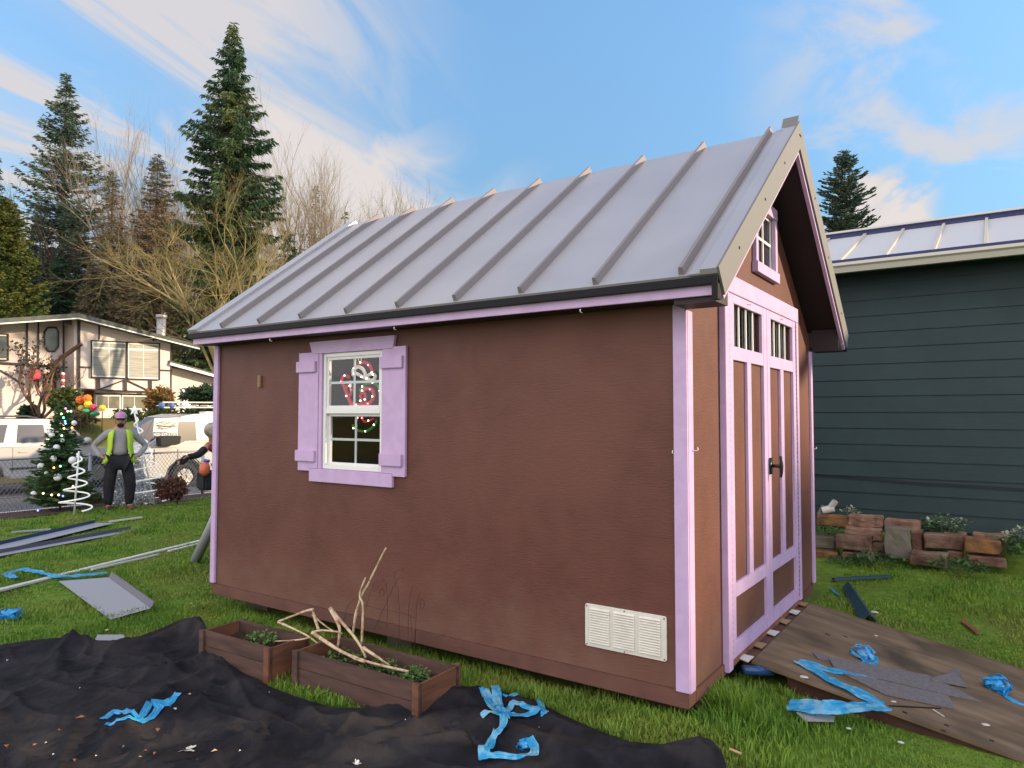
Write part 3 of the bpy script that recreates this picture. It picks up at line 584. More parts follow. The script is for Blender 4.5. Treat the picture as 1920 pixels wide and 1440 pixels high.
tag(fab, 'large black landscape fabric sheet bunched in folds across the foreground', 'fabric sheet')
def FZ(px, py, dz=0.004):
    d = ray(px, py); t = 4.0
    lo = 2.0; hi = 9.0
    ts = np.linspace(1.5, 8, 500); PP = CAM+ts[:, None]*d
    hh = fabric_h(PP[:, :2]); below = np.where(PP[:, 2] < hh+dz)[0]
    t = ts[below[0]] if len(below) else 4.0
    p = CAM+d*t; return (p[0], p[1], p[2])
# ------------------------------------------------------------------ crumpled film strips
def vnoise(seed):
    r = np.random.default_rng(seed); K = r.normal(size=(6, 3))*np.array([[8], [14], [22], [33], [50], [70]]); ph = r.uniform(0, 6.28, 6)
    return lambda p: sum(math.sin(K[i][0]*p[0]+K[i][1]*p[1]+K[i][2]*p[2]+ph[i])/(1+i*0.5) for i in range(6))/3.0
def film_into(mb, pts, wd, seed=1, lift=0.0, crumple=0.010, side=None, nw=9, hfn=None, step=0.009):
    P = [Vector(p) for p in pts]; D = [P[0]]
    for a, b in zip(P[:-1], P[1:]):
        n = max(2, int((b-a).length/step)); D += [a.lerp(b, (i+1)/n) for i in range(n)]
    # soften corners
    for _ in range(2): D = [D[0]]+[(D[i-1]+D[i]*2+D[i+1])/4 for i in range(1, len(D)-1)]+[D[-1]]
    nf = vnoise(seed); nf2 = vnoise(seed+50); V = []; n = len(D)
    for i, p in enumerate(D):
        d = (D[min(i+1, n-1)]-D[max(i-1, 0)]).normalized(); r = d.cross(Vector((0, 0, 1)))
        if r.length < 0.1: r = Vector((1, 0, 0))
        r.normalize(); r = r*math.cos(0.5*nf(p*0.3))+Vector((0, 0, 1))*abs(math.sin(0.5*nf(p*0.3)))
        for j in range(nw):
            s = j/(nw-1)-0.5; wv = wd*(0.8+0.3*nf2(p*0.4)); q = p+r*s*wv
            c = crumple*(nf(q)+0.6*math.sin(s*14+i*0.2))
            z = q.z+lift+abs(c)+0.3*crumple
            if hfn is not None: z = max(hfn(q.x, q.y)+0.004+abs(c), z if lift > 0.02 else 0) if lift > 0.02 else hfn(q.x, q.y)+0.004+abs(c)
            V.append((q.x+c*0.4, q.y+c*0.3, z))
    mb.add(V, [(i*nw+j, (i+1)*nw+j, (i+1)*nw+j+1, i*nw+j+1) for i in range(n-1) for j in range(nw-1)])
def knot_into(mb, c, r, seed, sc=(1, 1, 0.8)):
    rr = random.Random(seed); nf = vnoise(seed); c = Vector(c)
    mb.ball(c, r*.74, 18, 12, sc, lambda d: 0.85+0.3*nf((d[0]*.2, d[1]*.2, d[2]*.2)))
    for k in range(13):
        ax = Vector((rr.gauss(0, 1), rr.gauss(0, 1), rr.gauss(0, 1))).normalized(); u = ax.orthogonal().normalized(); v = ax.cross(u)
        a0 = rr.uniform(0, 6.28); ln = rr.uniform(1.6, 4.2); rad = r*rr.uniform(.72, 1.12); w_ = r*rr.uniform(.22, .5); n = 16; V = []
        for i in range(n+1):
            a = a0+ln*i/n; d = u*math.cos(a)+v*math.sin(a)
            for j in (-1, -.33, .33, 1):
                p = (d*(rad*(1+.12*math.sin(a*5+k)+.10*rr.uniform(-1, 1)*(abs(j) < .9))) + ax*(j*w_*.5*(1+.3*math.sin(a*3+k))))
                V.append((c.x+p.x*sc[0], c.y+p.y*sc[1], c.z+p.z*sc[2]))
        mb.add(V, [(i*4+j, (i+1)*4+j, (i+1)*4+j+1, i*4+j+1) for i in range(n) for j in range(3)])
fz = lambda x, y: float(fabric_h([(x, y)])[0]); gz_ = lambda x, y: float(ground_z(x, y)); rzz = lambda x, y: rz(x) if 0.84 < y < 2.5 else max(gz_(x, y), rz(x)-0.012)
M['bluefilm2'] = mat('translucent_blue_film', (0.04, 0.42, 0.80), (0.24, 0.58, 0.82), 14, 0.22, 0.006, 55, spec=0.6, trans=0.35, lo=.45, hi=.6)
m = MB(); film_into(m, [RP(1632, 1222, .03), RP(1632, 1250, .02), RP(1628, 1268, .01), RP(1560, 1256, .01), RP(1500, 1238, .01)], 0.115, 2, hfn=rzz, crumple=0.008)
film_into(m, [RP(1498, 1240, .012), RP(1570, 1282, .012), RP(1655, 1322, .012)], 0.125, 4, hfn=lambda x, y: rzz(x, y)+0.008, crumple=0.008)
film_into(m, [RP(1662, 1326, .025), RP(1610, 1327, .02), G(1545, 1328, .11), G(1478, 1324, .05)], 0.125, 6, crumple=0.009)
knot_into(m, RP(1620, 1226, .035), 0.072, 9, (1, .9, .75))
tag(m.build('plastic_film_strip', M['bluefilm2'], None, True), 'blue plastic film strip lying in a zigzag on the upper part of the ramp', 'plastic strip')
m = MB(); knot_into(m, RP(1870, 1284, .045), 0.072, 21, (1, 1, .8)); film_into(m, [RP(1872, 1295, .01), RP(1895, 1312, .01), RP(1935, 1326, .01), RP(1980, 1345, .01)], .05, 12, hfn=rzz)
tag(m.build('plastic_film_strip', M['bluefilm'], None, True), 'crumpled ball of blue plastic film with a tail at the right side of the ramp', 'plastic strip')
m = MB()
for i, (pl, wd, lf) in enumerate((([(906, 1290), (918, 1318), (938, 1342)], .040, .0), ([(928, 1290), (932, 1318), (940, 1342)], .036, .012), ([(944, 1308), (972, 1300), (1000, 1288), (1012, 1312), (1022, 1342)], .032, .0), ([(940, 1345), (962, 1318), (980, 1326), (1008, 1338), (960, 1343), (902, 1350)], .030, .010), ([(950, 1342), (945, 1368), (922, 1395), (907, 1412), (908, 1432)], .042, .016), ([(906, 1430), (935, 1426), (975, 1432), (1002, 1424), (1003, 1412), (992, 1395)], .030, .02))):
    film_into(m, [FZ(*q) for q in pl], wd*1.6, 30+i, hfn=lambda x, y, l=lf: fz(x, y)+l, crumple=0.006, lift=0)
knot_into(m, FZ(982, 1395, .02), .036, 44, (1, 1, .6))
tag(m.build('plastic_film_strip', M['bluefilm2'], None, True), 'tangled blue plastic film strips looping over the middle of the black fabric', 'plastic strip')
m = MB()
for i, (pl, wd) in enumerate((([(193, 1350), (215, 1334), (240, 1336), (258, 1348)], .028), ([(198, 1358), (228, 1350), (262, 1352), (280, 1318)], .030), ([(262, 1356), (285, 1345), (300, 1330), (290, 1318), (312, 1322), (335, 1300)], .034))):
    film_into(m, [FZ(*q) for q in pl], wd*1.6, 60+i, hfn=fz, crumple=0.007)
tag(m.build('plastic_film_strip', M['bluefilm'], None, True), 'short loops of blue plastic film on the left part of the black fabric', 'plastic strip')
m = MB(); film_into(m, [G(28, 1088, .02), G(10, 1078, .03), G(45, 1066, .05), (G(110, 1080, .05)), G(150, 1078, .05), G(200, 1078, .02)], .11, 71, hfn=lambda x, y: gz_(x, y)+0.035, crumple=0.014)
tag(m.build('plastic_film_strip', M['bluefilm'], None, True), 'long blue plastic film strip draped over the white trim on the left lawn', 'plastic strip')
m = MB(); knot_into(m, G(18, 1151, .03), .11, 81, (1, .8, .42)); knot_into(m, G(-14, 1158, .03), .09, 83, (1, .9, .4))
tag(m.build('plastic_film_strip', M['bluefilm'], None, True), 'crumpled wad of blue plastic film on the lawn at the left picture edge', 'plastic strip')
m = MB(); film_into(m, [G(1558, 1104, .02), G(1564, 1110, .02), G(1574, 1116, .02)], .03, 91, hfn=lambda x, y: gz_(x, y)+0.02, crumple=0.006)
tag(m.build('plastic_film_strip', M['bluefilm'], None, True), 'tiny scrap of blue plastic film on the grass right of the shed corner', 'plastic strip')
# ------------------------------------------------------------------ shingle scraps and debris on the ramp
cc = lambda a, b: (1340+a/3.31, 1180+b/3.31)
def plate(pts, th, m, label, cat, name, bev=0.0):
    P = [Vector(p) for p in pts]; n = (P[1]-P[0]).cross(P[-1]-P[0]).normalized()
    if n.z < 0: n = -n
    return tag(MB().prism(P, n*th).build(name, m, bevel=bev), label, cat)
plate([RP(*cc(*q), .006) for q in [(700, 172), (1020, 232), (1330, 290), (1500, 375), (1660, 455), (1400, 400), (980, 300), (740, 240)]], .006, M['shingle'], 'rear one of the two long grey shingle strips on the ramp', 'shingle', 'shingle')
plate([RP(*cc(*q), .005) for q in [(790, 275), (980, 308), (1450, 418), (1495, 498), (1060, 408)]], .006, M['shingle'], 'long grey shingle strip on the ramp nearest the camera', 'shingle', 'shingle')
q = MB(); q.prism([RP(*cc(*p), .014) for p in [(1345, 318), (1370, 296), (1470, 275), (1525, 300), (1570, 362)]], (0, 0, .006)); q.prism([RP(*cc(1440, 272), .016), RP(*cc(1528, 290), .016), RP(*cc(1528, 232), .0)], (0.0, .004, .002))
tag(q.build('shingle', M['shingle']), 'small grey shingle piece with a curled up corner on the ramp', 'shingle')
plate([RP(*cc(*q), .004) for q in [(605, 145), (690, 165), (735, 200), (640, 185)]], .005, M['shingle'], 'small dark shingle scrap beside the blue film at the top of the ramp', 'shingle', 'shingle')
plate([G(*cc(*q), .05) for q in [(505, 520), (745, 545), (740, 575), (560, 572)]], .006, M['sheet'], 'pale grey scrap sheet under the film beside the ramp', 'scrap', 'metal_scrap')
for (a, b, s, mm, lab) in ((1000, 38, .012, 'offwhite', 'white flake near the upper edge of the ramp'), (555, 295, .022, 'offwhite', 'torn white paper piece on the ramp beside the zigzag film'), (1680, 590, .018, 'offwhite', 'white lump of paper low on the ramp'), (1115, 450, .012, 'offwhite', 'small pale chip on the ramp in front of the shingle strips')):
    q = MB(); nf = vnoise(int(a)); q.ball(RP(*cc(a, b), .006), s, 10, 6, (1.5, 1, .4), lambda d: 0.8+0.4*nf((d[0]*.1, d[1]*.1, d[2]*.1))); tag(q.build('litter_piece', M[mm]), lab, 'litter')
tag(MB().bar(RP(*cc(1355, 497), .006), RP(*cc(1425, 542), .006), .006, .004).build('wood_splinter', M['offwhite']), 'pale splinter of wood lying low on the ramp', 'splinter')
tag(MB().bar(RP(*cc(1085, 474), .004), RP(*cc(1400, 490), .004), .010, .003).build('metal_strip', M['darktrim']), 'thin dark strip lying in front of the shingle strips on the ramp', 'strip')
for i, (a, b) in enumerate(((700, 32), (810, 45), (1180, 515), (1440, 595), (1420, 628), (1720, 690))):
    q = MB().bar(RP(*cc(a-14, b-6), .003), RP(*cc(a+14, b+6), .003), .012, .003); o = q.build('bark_chip', M['soil']); tag(o, 'dark bark chip lying on the ramp', 'bark chip', 'dark bark chips on the ramp')
# ------------------------------------------------------------------ planter boxes
def planter(name, label, ax0, ax1, ay0, ay1, base, top, rot, skew=0):
    c = Vector(((ax0+ax1)/2, (ay0+ay1)/2, base)); th = thing(name, label, 'planter', tuple(c))
    rm_ = Matrix.Rotation(rot, 4, 'Z')
    def T(mb): mb.v = [tuple((rm_ @ (Vector(v)-c))+c) for v in mb.v]; return mb
    h = (top-base); z1_ = base+h*0.56
    for (ya, yb, nm) in ((ay0, ay0+.018, 'front_board'), (ay1-.018, ay1, 'back_board')):
        q = MB(); q.box((ax0, ya, base), (ax1, yb, z1_-.003)); T(q).build(nm, M['planter'], th, bevel=.002)
        q = MB(); q.box((ax0, ya, z1_), (ax1, yb, top)); T(q).build(nm, M['planter'], th, bevel=.002)
    for (xa, xb) in ((ax0+.004, ax0+.022), (ax1-.022, ax1-.004)):
        q = MB(); q.box((xa, ay0+.019, base), (xb, ay1-.019, top-.004)); T(q).build('end_board', M['planterorange'], th, bevel=.002)
    for (xa, yy) in ((ax0-.003, ay0-.016), (ax1-.045, ay0-.016), (ax0-.003, ay1+.001), (ax1-.045, ay1+.001)):
        q = MB(); q.box((xa, yy, base-.01), (xa+.048, yy+.015, top+.002)); T(q).build('corner_batten', M['planter'] if xa < ax1-.1 else M['planterorange'], th, bevel=.002)
    q = MB(); n = 24
    V = [(ax0+.02+(ax1-ax0-.04)*i/n, ay0+.02+(ay1-ay0-.04)*j/6, base+h*.62+.012*math.sin(i*1.3+j)+.01*random.random()) for i in range(n+1) for j in range(7)]
    q.add(V, [(i*7+j, (i+1)*7+j, (i+1)*7+j+1, i*7+j+1) for i in range(n) for j in range(6)]); T(q).build('soil', M['soil'], th)
    return th
planter('planter_box', 'smaller left wooden planter box with weeds below the shed window', -3.07, -2.37, -.83, -.53, -.125, .095, R(2))
planter('planter_box', 'longer right wooden planter box with weeds and dry stalks before the shed', -2.22, -1.21, -.745, -.405, -.135, .095, R(1))
def leaves_into(mb, c, n, rad, h, size, seed, up=0.5):
    r = random.Random(seed)
    for _ in range(n):
        a = r.uniform(0, 6.28); rr = rad*math.sqrt(r.random()); p = Vector((c[0]+rr*math.cos(a), c[1]+rr*math.sin(a), c[2]+h*r.random()*(1-rr/rad*0.5)))
        az = r.uniform(0, 6.28); el = r.uniform(-.2, up+.6); d = Vector((math.cos(az)*math.cos(el), math.sin(az)*math.cos(el), math.sin(el))); s = size*r.uniform(.6, 1.3)
        sd = d.cross(Vector((0, 0, 1))).normalized()*s*.32; mid = p+d*s*.5
        mb.add([p, mid+sd, p+d*s-Vector((0, 0, s*.15)), mid-sd], [(0, 1, 2, 3)])
def weed(px, z, n, rad, h, size, label, seed, m='weed'):
    mb = MB(); leaves_into(mb, (px[0], px[1], z), n, rad, h, size, seed)
    for i in range(8): a = i*.8; mb.tube([(px[0]+.3*rad*math.cos(a), px[1]+.3*rad*math.sin(a), z-.02), (px[0]+.7*rad*math.cos(a), px[1]+.7*rad*math.sin(a), z+h*.6)], .0015, 4)
    return tag(mb.build('weed_plant', M[m]), label, 'plant')
weed((-2.68, -.66), .03, 120, .11, .08, .032, 'clump of small green weeds growing in the left planter box', 5)
weed((-2.0, -.56), .02, 80, .12, .06, .030, 'weeds growing at the left end of the longer planter box', 6)
weed((-1.70, -.55), .02, 110, .11, .06, .030, 'weeds growing in the middle of the longer planter box', 7)
weed((-1.42, -.57), .03, 160, .11, .08, .028, 'bushy weeds growing at the right end of the longer planter box', 8)
s7 = lambda a, b, yy: onY(360+a/3.272, 1000+b/3.272, yy)
def stalk(parts, label):
    c = s7(*parts[0][0][0], parts[0][2]); th = thing('dry_stalk', label, 'dry stalk', c)
    for pts, r, yy in parts:
        P = cr([s7(*p, yy) for p in pts], 6); nf = vnoise(int(r*1e5)+len(pts)); P = [p+Vector((.003*nf(p), .004*nf(p*1.7), 0)) for p in P]
        n = len(P); MB().tube(P, [1.02*r*(1-.45*i/n)*(1+.15*nf(p*2)) for i, p in enumerate(P)], 8).build('stem', M['stalk'], th, True)
    return th
stalk([([(775, 590), (748, 500), (742, 468)], .011, -.55), ([(742, 468), (690, 480), (527, 542)], .011, -.56)], 'bent dry stalk folded like a knee between the two planter boxes')
stalk([([(530, 545), (620, 585), (700, 625), (790, 690)], .008, -.56)], 'thin dry stalk dropping from the bent one into the longer planter box')
stalk([([(730, 638), (640, 655), (497, 662)], .006, -.62)], 'thin pale dry stalk lying level over the corner of the left planter box')
stalk([([(848, 458), (890, 540), (905, 600), (890, 715)], .013, -.56), ([(848, 458), (880, 500), (985, 620), (1040, 700), (1068, 765)], .012, -.55)], 'forked thick dry stalk leaning on the longer planter box')
stalk([([(985, 615), (1020, 440), (1090, 290), (1190, 88)], .0085, -.50)], 'tallest dry stalk standing up before the brown wall')
stalk([([(1040, 680), (1048, 450), (1028, 380), (1065, 270)], .008, -.52)], 'shorter upright dry stalk beside the tallest one')
stalk([([(740, 608), (860, 690), (960, 745), (1100, 795), (1330, 850)], .012, -.60), ([(960, 745), (1000, 770), (1060, 790)], .008, -.62)], 'long dry stalk lying lengthwise along the longer planter box')
stalk([([(1050, 700), (1130, 755), (1215, 812)], .010, -.56)], 'short dry stalk lying in the middle of the longer planter box')
stalk([([(740, 608), (800, 595), (900, 605)], .008, -.57), ([(735, 500), (850, 590), (925, 615)], .006, -.5)], 'short curved dry stalks crossing at the left end of the longer planter box')
wt = thing('wire_trellis', 'thin dark wire garden trellis with curled tips before the brown wall', 'trellis', (-1.75, -.3, -.1))
for pts in ([(1190, 300), (1200, 420), (1195, 580)], [(1262, 330), (1272, 500), (1266, 745)], [(1355, 318), (1330, 450), (1325, 760)], [(1405, 365), (1380, 420), (1372, 560), (1355, 790)], [(1100, 345), (1060, 480), (1020, 600)], [(1250, 300), (1190, 430), (1120, 590)], [(930, 535), (960, 440), (1000, 400)],
            [(1240, 285), (1245, 240), (1280, 218), (1300, 225)], [(1250, 330), (1255, 290), (1290, 268), (1300, 285)], [(1400, 440), (1400, 405), (1420, 410), (1425, 445), (1405, 462), (1400, 440)], [(1150, 370), (1155, 345), (1175, 345), (1178, 375), (1160, 385)], [(1165, 300), (1175, 283), (1188, 290)], [(1050, 440), (1180, 470), (1290, 490), (1372, 520)], [(1120, 180), (1160, 145), (1220, 125), (1270, 130)], [(1340, 500), (1350, 620), (1345, 700)], [(1120, 300), (1110, 345), (1135, 350), (1140, 310)]):
    MB().tube(cr([s7(*p, -.25) for p in pts], 6), .0013, 5).build('wire', M['wire'], wt, True)
# ------------------------------------------------------------------ sheet metal, trims and scraps on the left lawn
P = [G(110, 1090, .03), G(207, 1162, .03), G(282, 1141, .04), G(203, 1083, .04)]
sp = thing('sheet_metal_panel', 'grey rectangular sheet metal offcut lying on the left lawn', 'metal panel', P[0])
MB().prism(P, (0, 0, .003)).build('sheet', M['sheet'], sp); MB().prism([P[3], P[2], tuple(Vector(P[2])+Vector((.02, .02, .055))), tuple(Vector(P[3])+Vector((.02, .02, .055)))], (.003, .003, 0)).build('flange', M['sheetedge'], sp)
def longpanel(name, label, a, b, wd, hh, m1, m2, dz=.03, cat='metal trim'):
    a = Vector(G(*a, dz)); b = Vector(G(*b, dz)); d = (b-a).normalized(); r = Vector((-d.y, d.x, 0)).normalized()*wd
    if r.x > 0: r = -r
    th = thing(name, label, cat, tuple((a+b)/2))
    MB().prism([a, b, b+r, a+r], (0, 0, .003)).build('flat_face', M[m1], th); MB().prism([a+r, b+r, b+r+Vector((0, 0, hh)), a+r+Vector((0, 0, hh))], r.normalized()*.003).build('upturned_edge', M[m2], th); return th
longpanel('roof_panel', 'long grey roof panel with navy edge lying farthest left on the lawn', (-60, 1047), (213, 981), .30, .05, 'sheet', 'navy')
longpanel('metal_trim', 'long narrow grey metal trim behind the white trim on the left lawn', (-60, 1054), (262, 994), .16, .05, 'sheet', 'sheetedge')
tag(MB().bar(G(205, 978, .05), G(266, 970, .05), .05, .02).build('metal_trim', M['offwhite']), 'short pale strip sticking out beyond the navy edged roof panel', 'metal trim')
tag(MB().bar(G(22, 998, .03), G(95, 992, .03), .05, .02).build('metal_trim', M['sheet']), 'short dull strip in the grass behind the navy edged panel', 'metal trim')
a = Vector(G(-40, 1116, .03)); b = Vector(G(384, 1012, .03)); q = MB(); q.bar(a, b, .075, .02); tr_ = tag(q.build('white_trim', M['offwhite'], bevel=.003), 'long white metal trim lying diagonally across the left lawn', 'metal trim')
tag(MB().bar(G(316, 1034, .02), G(388, 1016, .02), .045, .02).build('white_trim', M['offwhite']), 'short white trim beside the shed corner end of the long white one', 'metal trim')
tag(MB().bar(G(172, 1068, .02), G(296, 1040, .02), .03, .015).build('white_trim', M['offwhite']), 'thin white strip lying along the middle of the long white trim', 'metal trim')
q = MB(); q.tube([G(366, 1052, .03), onY(398, 985, .9), onY(420, 935, .8)], .055, 12); tag(q.build('downspout', M['sheet'], None, True), 'grey pipe leaning against the back corner of the shed', 'pipe')
plate([G(*p, .03) for p in [(182, 1193), (232, 1193), (235, 1204), (178, 1204)]], .012, M['sheet'], 'small grey metal scrap at the upper edge of the black fabric', 'metal scrap', 'metal_scrap')
for (a, b, l, mm, lab) in ((197, 1005, .07, 'offwhite', 'white scrap on the lawn behind the long white trim'), (280, 1009, .03, 'offwhite', 'tiny white scrap on the lawn near the long white trim end'), (357, 1130, .06, 'woodchip', 'tan wood chip on the grass left of the shed'), (362, 1136, .03, 'offwhite', 'white chip beside the tan wood chip left of the shed'), (200, 1180, .05, 'woodchip', 'tan chip on the grass below the grey metal offcut')):
    p = Vector(G(a, b, .03)); q = MB().bar(p, p+Vector((l, -.4*l, .005)), .02, .006); tag(q.build('scrap_chip', M[mm], bevel=.002), lab, 'scrap')
# right lawn
a, b = Vector(G(1590, 1102, .03)), Vector(G(1632, 1170, .03)); d = (b-a).normalized(); r = Vector((d.y, -d.x, 0)).normalized()
th = thing('roof_flashing', 'blue green bent metal flashing lying between the ramp and the block wall', 'flashing', tuple(a))
MB().prism([a-r*.05, b-r*.07, b+r*.0+Vector((0, 0, .075)), a+Vector((0, 0, .06))], (0, 0, .003)).build('flange', M['sheetblue'], th)
MB().prism([a+Vector((0, 0, .06)), b+Vector((0, 0, .075)), b+r*.08, a+r*.05], (0, 0, .003)).build('flange', M['sheetblue'], th)
tag(MB().bar(G(1562, 1086, .03), G(1668, 1080, .03), .05, .02).build('metal_trim', M['sheetblue']), 'dark narrow metal strip in the grass before the block wall', 'metal trim')
p = Vector(G(1800, 1164, .03)); q = MB(); q.prism([p, Vector(G(1806, 1162, .03)), Vector(G(1838, 1186, .03)), Vector(G(1832, 1190, .03))], (0, 0, .008)); tag(q.build('wood_splinter', M['orange']), 'orange wood splinter on the right lawn', 'splinter')
tag(MB().bar(G(1368, 1404, .03), G(1392, 1414, .03), .012, .006).build('wood_splinter', M['woodchip']), 'orange tan splinter in the grass right of the black fabric', 'splinter')
for (a, b, l, lab) in ((1640, 1148, .07, 'white paper scrap on the grass beside the blue green flashing'), (1596, 1172, .05, 'white scrap at the far edge of the ramp beside the flashing'), (1592, 1366, .03, 'white chip in the grass in front of the ramp'), (1690, 1392, .035, 'pale pebble under the near edge of the ramp')):
    p = G(a, b, .035); nf = vnoise(int(a)); q = MB(); q.ball(p, l*.5, 10, 6, (1.3, .8, .4), lambda d: .8+.3*nf((d[0]*.1, d[1]*.1, d[2]*.1))); tag(q.build('litter_piece', M['offwhite']), lab, 'litter')
# litter on the fabric
FL = [(296, 1368, .022, 'orange'), (318, 1325, .010, 'blocktan'), (328, 1329, .018, 'offwhite'), (150, 1345, .028, 'orange'), (108, 1370, .02, 'orange'), (65, 1397, .016, 'blocktan'), (290, 1412, .015, 'orange'), (402, 1408, .016, 'woodchip'), (272, 1408, .012, 'orange'), (86, 1393, .007, 'offwhite'), (100, 1415, .007, 'offwhite'), (180, 1418, .007, 'offwhite'), (450, 1408, .007, 'offwhite'), (320, 1262, .015, 'offwhite'), (355, 1302, .012, 'woodchip'), (12, 1398, .02, 'orange'), (262, 1420, .012, 'blocktan'), (372, 1425, .014, 'orange'), (500, 1400, .006, 'offwhite'), (232, 1400, .01, 'blockgrey'), (140, 1425, .015, 'orange'), (760, 1350, .005, 'offwhite'), (1010, 1364, .006, 'offwhite'), (1040, 1398, .006, 'offwhite'), (505, 1298, .006, 'offwhite'), (836, 1291, .010, 'woodchip'), (14, 1238, .012, 'offwhite'), (150, 1290, .008, 'offwhite')]
for i, (a, b, s, mm) in enumerate(FL):
    p = Vector(FZ(a, b, .004)); r_ = random.Random(i); an = r_.uniform(0, 3); u = Vector((math.cos(an), math.sin(an), .1))*s; v = Vector((-math.sin(an), math.cos(an), .05))*s*.55
    q = MB().add([p-u, p-v+Vector((0, 0, .004)), p+u*.9, p+v+Vector((0, 0, .006)), p+Vector((0, 0, .002))], [(0, 1, 4), (1, 2, 4), (2, 3, 4), (3, 0, 4)]); o = q.build('dry_leaf', M[mm])
    tag(o, 'small dry leaf or chip lying on the black landscape fabric', 'dry leaf', 'dry leaves and chips on the black fabric')
def crumpled(px, py, s, seed, lab):
    p = FZ(px, py, .01); m = MB(); r_ = random.Random(seed)
    for _ in range(9):
        a = r_.uniform(0, 6.28); u = Vector((math.cos(a), math.sin(a), r_.uniform(-.1, .5)))*s*r_.uniform(.4, 1); v = Vector((-math.sin(a), math.cos(a), r_.uniform(0, .4)))*s*r_.uniform(.15, .35); c = Vector(p)
        m.add([c-v, c+v, c+u+v*.4, c+u-v*.4], [(0, 1, 2, 3)])
    tag(m.build('dead_leaf', M['offwhite']), lab, 'dead leaf')
crumpled(350, 1405, .045, 3, 'curled pale dead leaf on the black fabric at the lower left'); crumpled(668, 1433, .03, 4, 'curled pale dead leaf at the bottom edge of the black fabric')
# ------------------------------------------------------------------ dark green house on the right
gh = thing('green_house', 'dark green lap sided house with a pale ribbed metal roof at the right', 'house', (1.5, 8, 0.1))
GX0, GX1, GYW = -4.0, 4.6, 6.2
q = MB(); zc = 0.175; n = 0
while zc < 3.33:
    q.prism([(GX0, GYW-.024, zc), (GX0, GYW-.010, zc+.212), (GX0, GYW+.01, zc+.212), (GX0, GYW+.01, zc)], (GX1-GX0, 0, 0)); zc += 0.2005; n += 1
q.build('siding', M['green_siding'], gh)
q = MB(); q.box((GX0, GYW+.012, -0.2), (GX1, 11.5, 3.36)); q.build('wall', M['green_siding'], gh)
q = MB(); q.box((GX0, GYW+.0, -0.15), (GX1, GYW+.011, .17)); q.build('foundation', mat('dark_foundation', (.03, .045, .05), (.02, .03, .035), 6, .9), gh)
q = MB(); q.box((GX0, 5.76, 3.30), (GX1, GYW-.026, 3.325)); q.build('soffit', M['green_siding'], gh)
q = MB(); q.prism([(GX0-.3, 5.755, 3.27), (GX0-.3, 5.69, 3.27), (GX0-.3, 5.665, 3.33), (GX0-.3, 5.635, 3.35), (GX0-.3, 5.635, 3.385), (GX0-.3, 5.755, 3.385)], (GX1-GX0+.6, 0, 0)); q.build('gutter', M['gutter'], gh)
q = MB(); q.prism([(GX0-.3, 5.70, 3.388), (GX0-.3, 8.0, 4.235), (GX0-.3, 10.9, 3.3), (GX0-.3, 10.9, 3.25), (GX0-.3, 8.0, 4.15), (GX0-.3, 5.70, 3.36)], (GX1-GX0+.6, 0, 0)); gr = q.build('roof', M['groof'], gh)
q = MB(); q.box((GX0-.3, 5.640, 3.387), (GX1+.3, 5.699, 3.42)); q.build('dark_roof_strip', M['gridge'], gr)
q = MB(); q.box((GX0-.3, 7.94, 4.215), (GX1+.3, 7.99, 4.285)); q.build('dark_roof_strip', M['gridge'], gr)  # dark blue strip standing in for the shadow gap under the ridge cap
q = MB(); q.box((GX0-.3, 7.90, 4.288), (GX1+.3, 8.12, 4.315)); q.build('ridge_cap', M['groof'], gr)
for i in range(18):
    x = -4.2+.5*i; q = MB(); q.bar((x, 5.71, 3.405), (x, 7.93, 4.222), .035, .035); q.build('seam', M['grib'], gr)
for dz_ in (0, .022):
    q = MB(); q.tube([tuple(Vector(onY(a, b, GYW-.03))+Vector((0, 0, dz_))) for a, b in ((1500, 890), (1600, 897), (1720, 908), (1830, 914), (1960, 923))], .0035, 5); q.build('cable', M['black'], gh, True)
# ------------------------------------------------------------------ loose blocks of the garden wall
def block(x0, y0, x1, y1, Yd, m, label, dep=.2, rot=0.0, seed=1):
    a = Vector(onY(x0, y0, Yd)); b = Vector(onY(x1, y1, Yd)); bm = bmesh.new(); bmesh.ops.create_cube(bm, size=1.0)
    sx, sz = abs(b.x-a.x), abs(b.z-a.z); 
    bmesh.ops.scale(bm, vec=(sx, dep, sz), verts=bm.verts)
    bmesh.ops.bevel(bm, geom=list(bm.edges), offset=.009, segments=1, affect='EDGES')
    bmesh.ops.subdivide_edges(bm, edges=[e for e in bm.edges if e.calc_length() > .05], cuts=4, use_grid_fill=True)
    nf = vnoise(seed)
    for v in bm.verts:
        v.co += v.co.normalized()*.018*nf((v.co.x*1.2, v.co.y*1.2, v.co.z*1.2)) + Vector((0, 0, .008*nf((v.co.x*.3+5, v.co.y*.3, 0))))
    c = Vector(((a.x+b.x)/2, Yd+dep/2, (a.z+b.z)/2)); bmesh.ops.rotate(bm, verts=bm.verts, cent=(0, 0, 0), matrix=Matrix.Rotation(rot, 3, 'Z')); bmesh.ops.translate(bm, verts=bm.verts, vec=c)
    me = bpy.data.meshes.new('wall_block'); bm.to_mesh(me); bm.free(); o = link('wall_block', me, M[m]); tag(o, label, 'block', 'blocks stacked loosely before the green house'); return o
